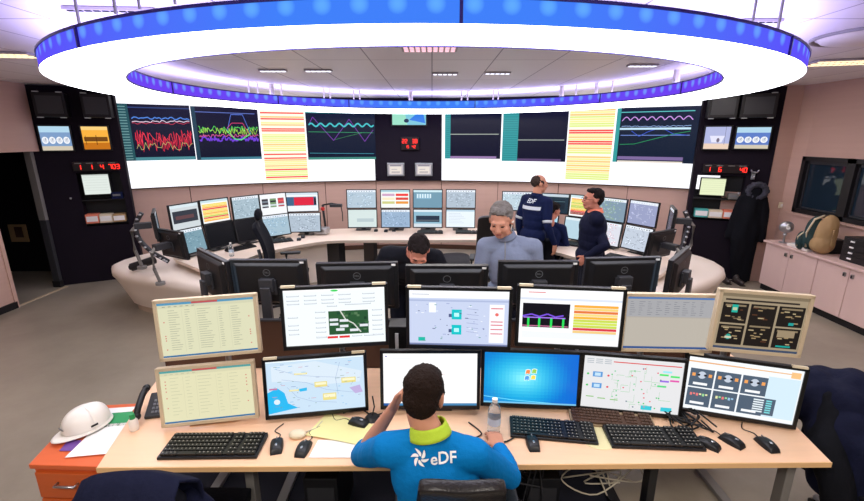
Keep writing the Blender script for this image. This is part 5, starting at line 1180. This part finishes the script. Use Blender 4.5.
def person(label, J, skin, hairm, topm, botm, hair='short', sleeve='long', collar=None, voxel=.0075, folda=.006, bulk=1.0, hk=1.0, shortneck=0, glasses=False, topn='sweatshirt'):
    base = V((J['pel'].x, J['pel'].y, 0)); t = thing('person', label, 'person', base)
    J = {k: (v - base if isinstance(v, V) and k != 'fw' else v) for k, v in J.items()}
    hy, hp, hr = J['hrot']; HM = Matrix.Translation(J['hd']) @ Matrix.Rotation(hy, 4, 'Z') @ Matrix.Rotation(hp, 4, 'X') @ Matrix.Rotation(hr, 4, 'Y'); Hi = HM.inverted()
    up = (J['nk'] - J['pel']).normalized(); lr = (J['sL'] - J['sR']).normalized(); fw = lr.cross(up).normalized()    # fw: forwards or back along the chest
    if fw.dot(J['fw']) < 0: fw = -fw
    def torso(o, g):
        pel, nk = J['pel'], J['nk']; ms = (J['sL'] + J['sR']) / 2; r3 = Matrix((lr, -fw, up)).transposed()
        wa = pel.lerp(ms, .38); ch = pel.lerp(ms, .74)
        o.ell(pel, (.168 * bulk + g, .118 * bulk + g, .12 + g), r3); o.ell(wa, (.150 * bulk + g, .108 * bulk + g, .15 + g), r3); o.ell(ch, (.168 * bulk + g, .118 * bulk + g, .17 + g), r3)
        o.ell(pel.lerp(ms, .56), (.158 * bulk + g, .113 * bulk + g, .16 + g), r3)
        o.cap(J['sL'].lerp(ms, .15), J['sR'].lerp(ms, .15), .062 * bulk + g, .062 * bulk + g); o.cap(ms, nk.lerp(ms, .3 if g > 0 else 0), .085 + g, .062 + g * .5)
        for s in 'LR': o.cap(J['s' + s].lerp(ms, .05), nk.lerp(ms, .4 if g > 0 else .25), .056 + g, .05 + g * .5)
    def arm(o, s, g, upto=1.0):
        S, E, W = J['s' + s], J['e' + s], J['w' + s]; o.cap(S, S.lerp(E, .5), .056 * bulk + g, .049 * bulk + g); o.cap(S.lerp(E, .5), E, .049 * bulk + g, .040 + g)
        if upto > 0: F = E.lerp(W, upto); o.cap(E, E.lerp(F, .35), .040 + g, .041 + g); o.cap(E.lerp(F, .35), F, .041 + g, .041 + g + (.026 - .041) * upto)
    def legs(o, g):
        for s in 'LR': H, K, A = J['h' + s], J['k' + s], J['a' + s]; o.cap(H, H.lerp(K, .5), .088 + g, .072 + g); o.cap(H.lerp(K, .5), K, .072 + g, .055 + g); o.cap(K, K.lerp(A, .35), .054 + g, .055 + g); o.cap(K.lerp(A, .35), A, .055 + g, .038 + g)
    # body: one continuous skin
    o = Org(); torso(o, -.012); head_parts(o, HM, hk); o.chain([J['nk'] - up * .03, J['hd'] - HM.to_3x3() @ V((0, -.02, .06))], [.064, .057])
    for s in 'LR': arm(o, s, -.004, 1.0); hw, hn_, hs, cu = J['m' + s]; hand(o, J['w' + s], hw, hn_, hs, cu)
    legs(o, -.012)
    for s in 'LR': A = J['a' + s]; f = V((J['fw'].x, J['fw'].y, 0)).normalized(); o.cap(A + V((0, 0, -.03)), A + f * .15 + V((0, 0, -.045)), .035, .026)
    def face(c):
        p = Hi @ c / hk
        if p.y < -.07 and abs(abs(p.x) - .031) < .012 and abs(p.z - .009) < .0055: return 1
        if p.y < -.088 and abs(p.x) < .022 and -.071 < p.z < -.052: return 2
        return 0
    o.bake('body', [M[skin], M['eye'], M['lip']], t, voxel, 4, paint=face)
    # clothes
    o = Org(); torso(o, .010)
    for s in 'LR':
        u = J.get('u' + s, .93); arm(o, s, .011, u)
    o.bake(topn, M[topm], t, voxel, 6, disp=folds(folda))
    o = Org(); legs(o, .008); o.ell(J['pel'] - V((0, 0, .03)), (.165 * bulk, .12 * bulk, .12), Matrix((lr, -fw, up)).transposed()); o.bake('trousers', M[botm], t, .012, 5, disp=folds(.006))
    for s in 'LR':
        A = J['a' + s]; f = V((J['fw'].x, J['fw'].y, 0)).normalized(); o = Org(); o.cap(A + V((0, 0, -.035)) - f * .03, A + f * .16 + V((0, 0, -.045)), .046, .036); o.cap(A, A + V((0, 0, -.03)), .046, .046); o.bake('shoe', M['shoe'], t, .012, 3)
    if collar:
        o = MB(); ax = ((J['hd'] - J['nk']).normalized() * .35 + up * .65).normalized(); q1 = ax.orthogonal().normalized(); q2 = ax.cross(q1); c = J['nk'] + ax * .004
        o.grid(lambda u, v: c + (q1 * math.cos(2 * PI * u) + q2 * math.sin(2 * PI * u)) * (.084 - .016 * v) + ax * (v * .048 - .020), 24, 4); o.build('collar', M[collar], t, smooth=True, solid=.008)
    # hair
    r3 = HM.to_3x3(); h = Org(); P = lambda x, y, z: HM @ (V((x, y, z)) * hk); e = lambda c, r_: h.ell(P(*c), tuple(q * hk for q in r_), r3)
    if hair == 'short': e((0, .028, .050), (.084, .094, .082)); e((0, .062, .005), (.074, .060, .075)); e((0, -.030, .085), (.066, .058, .042)); [e((s_ * .066, -.012, .03), (.018, .030, .045)) for s_ in (-1, 1)]
    elif hair == 'full': e((0, .030, .056), (.084, .094, .078)); e((0, .062, .008), (.074, .058, .070)); e((0, -.020, .098), (.064, .050, .030)); e((.02, -.048, .098), (.036, .026, .018)); e((-.03, -.042, .098), (.03, .026, .018)); [e((s_ * .067, .010, .040), (.017, .030, .034)) for s_ in (-1, 1)]
    elif hair == 'balding': e((0, .042, .036), (.078, .080, .078)); [e((s_ * .068, .0, .024), (.014, .030, .038)) for s_ in (-1, 1)]
    for s_ in (-1, 1): h.cap(P(s_ * .018, -.097, .030), P(s_ * .046, -.086, .032), .005 * hk, .004 * hk, 8)
    h.bake('hair', M[hairm], t, .006, 3, disp=lambda c, n: (.003 if hair == 'short' else .008) * noise.noise(V((c.x * 50, c.y * 30, c.z * 30))) + .004 * noise.noise(c * 95))
    if glasses:
        g = MB(); 
        for s_ in (-1, 1):
            g.tube([P(s_ * .031 + .024 * math.cos(a), -.104, .006 + .017 * math.sin(a)) for a in [2 * PI * i / 14 for i in range(15)]], .0018, 5); g.tube([P(s_ * .055, -.102, .01), P(s_ * .078, -.05, .01), P(s_ * .083, .01, .008)], .0018, 5)
        g.tube([P(-.008, -.106, .012), P(.008, -.106, .012)], .002, 5); g.build('glasses', M['black'], t)
    return t, HM, J, base
def rig(x, y, yaw, lean=0, side=0, height=1.78, pelz=None, twist=0):
    """standing figure, facing local -Y turned by yaw; lean bends it forwards from the hips"""
    k = height / 1.78; G = Matrix.Translation((x, y, 0)) @ Matrix.Rotation(yaw, 4, 'Z'); pz = (.95 * k if pelz is None else pelz)
    B = G @ Matrix.Translation((0, 0, pz)) @ Matrix.Rotation(lean, 4, 'X') @ Matrix.Rotation(side, 4, 'Y') @ Matrix.Rotation(twist, 4, 'Z')
    u = lambda a, b, c: (B @ V((a * k, b * k, c * k))); g = lambda a, b, c: (G @ V((a * k, b * k, c * k)))
    J = dict(pel=g(0, 0, pz / k), nk=u(0, .015, .515), hd=u(0, -.01, .665), sL=u(.175, .01, .45), sR=u(-.175, .01, .45), hL=g(.085, 0, pz / k - .02), hR=g(-.085, 0, pz / k - .02), kL=g(.10, -.03, .50), kR=g(-.10, -.03, .50), aL=g(.10, .03, .09), aR=g(-.10, .03, .09), fw=(G.to_3x3() @ V((0, -1, 0))))
    for s, q in (('L', 1), ('R', -1)): J['e' + s] = u(q * .235, .03, .16); J['w' + s] = u(q * .235, -.05, -.09); J['m' + s] = (V((0, 0, -1)), G.to_3x3() @ V((-q, 0, 0)), G.to_3x3() @ V((0, -1, 0)), .35)
    J['hrot'] = (yaw, lean * .6, 0); return J, G, B

# the man in blue, seated with his back to us
J, G, Bm = rig(.06, 1.46, PI, .16, 0, 1.80, .56)
J.update(nk=V((-.01, 1.485, 1.115)), hd=V((-.038, 1.555, 1.225)), sR=V((.165, 1.46, 1.025)), sL=V((-.18, 1.485, 1.03)), pel=V((.06, 1.44, .58)))
J['hL'] = V((-.03, 1.46, .56)); J['hR'] = V((.15, 1.46, .56)); J['kL'] = V((-.09, 1.88, .55)); J['kR'] = V((.24, 1.88, .55)); J['aL'] = V((-.1, 1.86, .09)); J['aR'] = V((.25, 1.86, .09))
J['eL'] = V((-.335, 1.72, .80)); J['wL'] = V((-.165, 1.68, 1.10)); J['mL'] = (V((.35, -.25, .85)), V((.8, -.5, -.2)), V((.2, .3, .9)), .5); J['uL'] = .12
J['eR'] = V((.345, 1.59, .80)); J['wR'] = V((.325, 1.80, .785)); J['mR'] = (V((-.1, .95, -.02)), V((0, 0, -1)), V((-1, 0, 0)), .45); J['uR'] = .86
J['hrot'] = (PI - .12, .30, -.1)
pt, HM1, J1, base1 = person('seated man in bright blue sweatshirt seen from behind, head propped on his hand', J, 'skin', 'hair_br', 'blue', 'navy', 'short', collar='lime', voxel=.0065, folda=.005, bulk=1.02, topn='sweatshirt')
# white emblem and lettering lying on the back of his sweatshirt
def on_back(pt, base):
    sw = [c for c in pt.children if c.name.startswith('sweatshirt')][0]; me = sw.data
    bvh = BVHTree.FromPolygons([v.co + base for v in me.vertices], [tuple(p.vertices) for p in me.polygons])
    def hit(px, py):
        r = ray(px, py).normalized(); h = bvh.ray_cast(V((0, 0, CAMZ)), r)
        return h[0], h[1]
    c, n = hit(432, 459)
    if c is None: return
    ux = hit(460, 458)[0] - hit(410, 458)[0]; ux.normalize(); n = n.normalized() if n.dot(V((0, 0, CAMZ)) - c) > 0 else -n; uy = n.cross(ux).normalized(); ux = uy.cross(n).normalized()
    def plant(vs): 
        out = []
        for x, y in vs:
            p = c + ux * x + uy * y; h = bvh.ray_cast(p + n * .08, -n, .2)
            out.append((h[0] if h[0] else p) + n * .0035 - base)
        return out
    m_ = MB(); vs, fs = text_faces('eDF', .060); S_ = [(v.x + .044, v.y - .002) for v in vs]; m_.v += plant(S_); m_.f += fs; m_.mi += [0] * len(fs)
    m_.build('lettering', M['paper'], pt, fix=False)
    m_ = MB()
    for k in range(6):
        a = PI * k / 3 + .3; L_ = .027
        pts = []
        for i in range(9): t_ = i / 8; r_ = .007 + L_ * t_; b = a + .75 * t_; pts.append((r_, b, .0066 * math.sin(PI * min(1, t_ * .85 + .12))))
        lo = [(-.046 + r_ * math.cos(b) + w_ * math.sin(b), .002 + r_ * math.sin(b) - w_ * math.cos(b)) for r_, b, w_ in pts]; hi = [(-.046 + r_ * math.cos(b) - w_ * math.sin(b), .002 + r_ * math.sin(b) + w_ * math.cos(b)) for r_, b, w_ in pts]
        n0 = len(m_.v); m_.v += plant(lo + hi); m_.f += [[n0 + i, n0 + i + 1, n0 + 9 + i + 1, n0 + 9 + i] for i in range(8)]; m_.mi += [0] * 8
    m_.build('flower_emblem', M['paper'], pt, fix=False)
on_back(pt, base1)

# man bending over the second desk
J, G, Bm = rig(-.22, 3.78, 0, .95, 0, 1.78, .93)
J.update(nk=V((-.16, 3.36, 1.36)), hd=V((-.105, 3.22, 1.40)), sL=V((.03, 3.40, 1.30)), sR=V((-.37, 3.42, 1.32)), pel=V((-.26, 3.80, .97)))
J['eL'] = V((.14, 3.42, 1.03)); J['wL'] = V((.12, 3.24, .86)); J['eR'] = V((-.50, 3.50, 1.06)); J['wR'] = V((-.45, 3.27, .88))
for s in 'LR': J['m' + s] = (V((0, -.8, -.45)), V((0, -.3, -1)), V((-1 if s == 'L' else 1, 0, 0)), .3)
J['hrot'] = (.08, .85, .05)
person('man in a black top bending over the second desk, dark hair toward us', J, 'skin2', 'hair_bk', 'blackcloth', 'trouser', 'full', bulk=1.05, topn='pullover')
# man in grey blue sweater
J, G, Bm = rig(.66, 3.52, -.08, .10, 0, 1.80)
J.update(hd=V((.545, 3.36, 1.61)), nk=V((.60, 3.45, 1.475)), sL=V((.845, 3.47, 1.37)), sR=V((.44, 3.45, 1.385)))
J['eL'] = V((.90, 3.50, 1.09)); J['wL'] = V((.86, 3.38, .86)); J['eR'] = V((.395, 3.47, 1.09)); J['wR'] = V((.40, 3.36, .86))
J['hrot'] = (-.38, .40, .0)
pt, HMg, Jg, bg = person('grey-haired man in a grey blue sweater looking down at the second desk', J, 'skin', 'hair_gr', 'teeshirt', 'trouser', 'full', bulk=1.10, collar='teeshirt', hk=1.10, folda=.005, topn='sweater')
z = MB(); z.tube([Jg['nk'] + V((-.02, -.115, -.03)), Jg['nk'] + V((-.02, -.145, -.12)), Jg['nk'] + V((-.02, -.15, -.2))], .004); z.build('zip', M['steel'], pt)
hs = MB(); hs.sph(HMg @ V((.088, .0, 0)), .013); hs.tube([HMg @ V((.09, .0, -.01)), HMg @ V((.07, .02, -.1)), Jg['nk'] + V((.08, .02, .0))], .006); hs.build('earpiece', M['white'], pt, smooth=True)
# man in navy jacket with reflective stripe, looking towards the windows
J, G, Bm = rig(1.36, 5.70, R(128), .10, 0, 1.82)
J['wR'] = J['wR'] + V((.08, .0, .0)); J['hrot'] = (R(100), .05, 0)
pt, HMn, Jn, bn = person('standing man with cropped hair in a navy jacket with pale reflective stripes', J, 'skin', 'hair_sh', 'navyjacket', 'trouser', 'balding', collar='navyjacket', bulk=1.1, folda=.008, topn='jacket')
def stripe(pt, J, base, zs, rr, name='reflective_stripe'):
    jk = [c for c in pt.children if c.name.split('.')[0] in ('jacket', 'pullover')][0]; bvh = BVHTree.FromPolygons([v.co for v in jk.data.vertices], [tuple(p.vertices) for p in jk.data.polygons])
    return bvh
bv = stripe(pt, Jn, bn, 0, 0)
m_ = MB(); cen = Jn['pel'].lerp(Jn['nk'], .72); back = -Jn['fw'].normalized(); lt = V((back.y, -back.x, 0)); n_ = 14; row = []
for dz in (-.022, .022):
    for i in range(n_ + 1):
        o_ = (i / n_ - .5) * .30; p = cen + lt * o_ + V((0, 0, dz)); h = bv.ray_cast(p + back * .5, -back, 1.0); row.append((h[0] if h[0] else p) + back * .006)
m_.add(row, [(i, i + 1, n_ + 2 + i, n_ + 1 + i) for i in range(n_)]); m_.build('reflective_stripe', M['reflect'], pt, fix=False)
tv, tf = text_faces('EDF', .075); m_ = MB(); vs = []
for v in tv: p = cen + V((0, 0, .085)) - lt * v.x + V((0, 0, v.y)); h = bv.ray_cast(p + back * .5, -back, 1.0); vs.append((h[0] if h[0] else p) + back * .005)
m_.v = vs; m_.f = tf; m_.mi = [0] * len(tf); m_.build('lettering', M['reflect'], pt, fix=False)
for s in 'LR':
    for f_ in (.35,):
        S, E, W = Jn['s' + s], Jn['e' + s], Jn['w' + s]; a = S.lerp(E, .78); b = S.lerp(E, .90); MB().cyl(a, b, .062, .058, 18, False).build('sleeve_stripe', M['reflect'], pt, smooth=True, solid=.002)
# seated man behind him
J, G, Bm = rig(1.62, 5.98, R(150), .42, 0, 1.74, .58)
J['hd'] = V((1.735, 6.12, 1.225)); J['nk'] = V((1.68, 6.06, 1.08)); J['hrot'] = (R(122), .35, 0)
f = V((math.sin(R(150)), -math.cos(R(150)), 0))
for s, q in (('L', 1), ('R', -1)):
    hp = J['h' + s]; J['k' + s] = V((hp.x, hp.y, .54)) + f * .42 * .9; J['a' + s] = V((J['k' + s].x, J['k' + s].y, .09)); J['w' + s] = V((1.80, 6.14, .80)) + V((.1, .06, 0)) * q; J['e' + s] = elbow(J['s' + s], J['w' + s], (0, 0, -1)); J['m' + s] = (f + V((0, 0, -.1)), V((0, 0, -1)), V((-q * .5, -q * .5, 0)), .3)
person('dark-haired man seated at the console, half hidden behind the navy jacket', J, 'skin2', 'hair_bk', 'navyjacket', 'trouser', 'full', bulk=1.0, topn='pullover')
chair('dark office chair under the man seated at the far console', 1.58, 5.95, R(150), .47, .92, .46, 'blackcloth', False)
# man in black, profile towards the doorway side
J, G, Bm = rig(1.80, 4.78, R(-100), -.02, 0, 1.76)
J['hrot'] = (R(-88), -.05, 0); J['hd'] = J['hd'] + V((-.02, 0, -.02))
J['wR'] = V((1.70, 4.70, .97)); J['eR'] = V((1.86, 4.50, 1.12)) ; J['wR'] = V((1.70, 4.60, .97)); J['mR'] = (V((-.4, .3, -.7)), V((.3, .8, 0)), V((-.7, 0, .5)), .5)
J['wL'] = V((2.06, 5.02, .82)); J['eL'] = elbow(J['sL'], J['wL'], (0, .3, -.3)); J['mL'] = (V((.6, .2, -.25)), V((0, 0, -1)), V((-.2, .9, 0)), .3)
pt, HMb, Jb, bb = person('man in a black sweatshirt with orange pink collar standing in profile', J, 'skin2', 'hair_bk', 'navy', 'trouser', 'full', collar='collar_or', bulk=1.2, glasses=True, topn='sweatshirt')

# ------------------------------------------------------------------ cloth things
def drape_fn(w, top, front, back, y0, yb_, am=.02, flare=.05):
    def f(u, v):                                       # v 0..1 from the near hem over the chair back to the far hem
        x = (u - .5) * 2; s = v * (front + back)
        if s < back: y, z = yb_ , top - (back - s)
        else: y, z = y0, top - (s - back)
        k = min(1, abs(s - back) / .06); yy = y * k + (y0 + yb_) / 2 * (1 - k); zz = z + .02 * (1 - k)
        hang = abs(s - back); wd = w / 2 * (1 + flare * hang / .5) - .05 * max(0, abs(x) - .6) * (1 if hang < .05 else 0)
        n1 = noise.noise(V((x * 3.2, s * 1.6, 3))) + .5 * noise.noise(V((x * 8, s * 3, 9)))
        return V((x * wd, yy + (am * n1 * (.3 + hang * 2)) * (1 if y > (y0 + yb_) / 2 else 1), zz - .045 * x * x * (1 - 0) + .006 * n1))
    return f
jk = thing('jacket', 'navy jacket draped over the chair beside the drawer pedestal', 'jacket', (-1.11, 1.63, 0), R(180))
MB().grid(drape_fn(.40, 1.045, .5, .55, .215, .40), 30, 40).build('fabric', M['navy'], jk, smooth=True, solid=.012)
o = Org(); o.chain([(-.15, .22, .86), (-.20, .20, .74), (-.20, .12, .58)], [.05, .05, .04]); o.bake('sleeve', M['navy'], jk, .012, 4, disp=folds(.012, 9, 22))
ct_ = thing('coat', 'bulky dark navy coat heaped over the chair at the end of the near desk', 'coat', (2.30, 2.0, 0))
o = Org(); o.ell((-.17, .20, .80), (.14, .15, .13)).ell((-.12, .02, .70), (.14, .16, .16)); o.ell((.02, .10, .78), (.24, .20, .22)).ell((-.10, .18, .82), (.20, .16, .16)).ell((.14, .05, .62), (.24, .22, .28)).ell((.18, -.02, .40), (.24, .22, .26)).ell((.02, -.12, .42), (.20, .16, .30)).ell((-.12, -.02, .60), (.14, .20, .26)).ell((.22, .10, .28), (.20, .2, .22)).ell((-.02, -.2, .2), (.16, .14, .18))
o.bake('fabric', M['navy'], ct_, .014, 5, disp=folds(.045, 5, 13, (1, 1, .5)))
o = Org(); o.chain([(-.12, .05, .86), (-.22, -.06, .66), (-.20, -.18, .42), (-.16, -.22, .26)], [.085, .08, .07, .055]); o.bake('sleeve', M['coat'], ct_, .012, 4, disp=folds(.016, 9, 22)); m_ = MB(); m_.cyl((-.19, -.02, .63), (-.20, -.03, .63), .012); m_.build('button', M['black'], ct_)
# coat on the panel
q = pworld(PR0, yr, 1.10, 0, .12); cw_ = thing('hanging_coat', 'long black coat with fur hood hanging from hooks on the dark side panel', 'coat', (q[0], q[1], 0), yr)
o = Org(); o.chain([(0, .02, 1.42), (-.02, .0, 1.1), (-.02, .0, .7), (.0, .02, .35), (.02, .03, .12)], [.13, .17, .18, .16, .13]); o.chain([(.12, .0, 1.34), (.18, -.02, 1.0), (.2, -.02, .72)], [.07, .06, .05]); o.chain([(-.13, .0, 1.34), (-.22, -.02, 1.0), (-.24, .0, .74)], [.07, .06, .05]); 
for i_, p_ in enumerate(o.mb.v): o.mb.v[i_] = V((p_.x, p_.y * .55, p_.z))
o.bake('fabric', M['coat'], cw_, .014, 4, disp=folds(.03, 6, 15, (1, 1, .25)))
o = Org()
for k in range(12): a = 2 * PI * k / 12; o.ell((.02 + .11 * math.cos(a), -.03, 1.46 + .10 * math.sin(a)), (.045, .05, .045))
o.bake('fur_hood', mat('dark_grey_fur', (60, 60, 70), .95, bump=.8, bscale=120), cw_, .012, 2, disp=lambda c, n: .012 * noise.noise(c * 45))
q = pworld(PR0, yr, 1.06, 1.68, .03); t = thing('coat_hook', 'chrome double coat hook above the hanging black coat', 'hook', q, yr)
MB().box((0, 0, 0), (.05, .02, .12)).build('plate', M['silver'], t, bevel=.004); m_ = MB(); m_.tube([(0, -.01, .03), (.03, -.05, .05), (.05, -.06, .09)], .009); m_.tube([(0, -.01, .03), (-.03, -.05, .05), (-.05, -.06, .09)], .009); m_.tube([(0, -.01, -.03), (0, -.06, -.05), (0, -.07, .0)], .009); m_.build('prong', M['silver'], t, smooth=True)
q = pworld(PR0, yr, .92, 1.40, .02); t = thing('door_knob', 'small bright knob on the dark panel beside the hanging coat', 'knob', q, yr); MB().sph((0, -.01, 0), .018).build('grip', M['silver'], t, smooth=True); MB().cyl((0, .02, 0), (0, 0, 0), .01).build('stem', M['silver'], t)
for k, (dx, lab) in enumerate(((-.10, 'dark shoe under the hanging coat, the one nearer the console'), (.08, 'dark shoe under the hanging coat, the one nearer the cabinets'))):
    q = pworld(PR0, yr, 1.0 + dx, 0, .22); t = thing('shoe', lab, 'shoe', (q[0], q[1], 0), yr + .3); o = Org(); o.cap((0, .08, .05), (0, -.1, .04), .045, .038); o.cap((0, .08, .07), (0, .06, .10), .04, .035); o.bake('upper', M['shoe'], t, .010, 3); MB().box((0, 0, .008), (.08, .28, .014)).build('sole', M['black'], t, bevel=.004)
# backpack
bp = thing('backpack', 'tan and dark green backpack standing on the countertop under the window', 'backpack', (5.12, 5.52, ZC), R(-8)); bp.scale = (1, .85, 1.3)
o = Org(); o.ell((0.02, -.02, .19), (.13, .11, .19)).ell((0, -.03, .10), (.14, .13, .10)).ell((.02, -.05, .28), (.10, .09, .12)); o.bake('main_bag', M['tan'], bp, .009, 4, disp=folds(.01))
o = Org(); o.ell((-.04, .13, .20), (.11, .08, .17)).ell((-.05, .13, .12), (.12, .09, .11)); o.bake('front_compartment', M['dgreen'], bp, .009, 4, disp=folds(.008))
o = Org(); o.ell((-.12, .22, .10), (.07, .06, .10)); o.bake('side_pocket', M['dgreen'], bp, .009, 4); m_ = MB(); m_.tube([(-.13, .08, .05), (-.15, .09, .2), (-.10, .07, .34), (.0, .06, .38)], .012); m_.tube([(-.17, .2, .04), (-.185, .2, .14), (-.13, .17, .2)], .008); m_.build('piping', M['tab'], bp, smooth=True)
m_ = MB(); m_.tube([(.05, -.13, .06), (.0, -.18, .12), (.02, -.16, .26)], .012); m_.build('shoulder_strap', M['tan'], bp, smooth=True)

# ------------------------------------------------------------------ light
def area(name, loc, sx, sy, power, col=(1, 1, 1), rot=(0, 0, 0)):
    l = bpy.data.lights.new(name, 'AREA'); l.shape = 'RECTANGLE'; l.size = sx; l.size_y = sy; l.energy = power; l.color = col
    o = bpy.data.objects.new(name, l); COL.objects.link(o); o.location = loc; o.rotation_euler = rot; return o
WARM = (1, .93, .84)
area('ceiling_fill', (-1.5, -.3, CZ - .03), 1.2, .6, 55, WARM); area('ceiling_fill', (1.5, -.3, CZ - .03), 1.2, .6, 55, WARM)  # area lights added near the ceiling to brighten the room, some behind the camera
area('ceiling_fill', (4.2, 3.4, CZ - .06), 1.2, 1.2, 14, WARM); area('ceiling_fill', (-4.3, 3.2, CZ - .03), 1.2, .6, 12, WARM)
area('ceiling_fill', (0, 4.7, CZ - .03), 1.4, .8, 40, (1, .95, .92)); area('ceiling_fill', (-3.9, 7.0, CZ - .03), 1.0, .4, 8, WARM); area('ceiling_fill', (3.9, 6.2, CZ - .03), 1.0, .4, 10, WARM)
wd_ = bpy.data.worlds.new('world'); SC.world = wd_; wd_.use_nodes = True; wd_.node_tree.nodes['Background'].inputs[0].default_value = (.9, .92, 1, 1); wd_.node_tree.nodes['Background'].inputs[1].default_value = .22
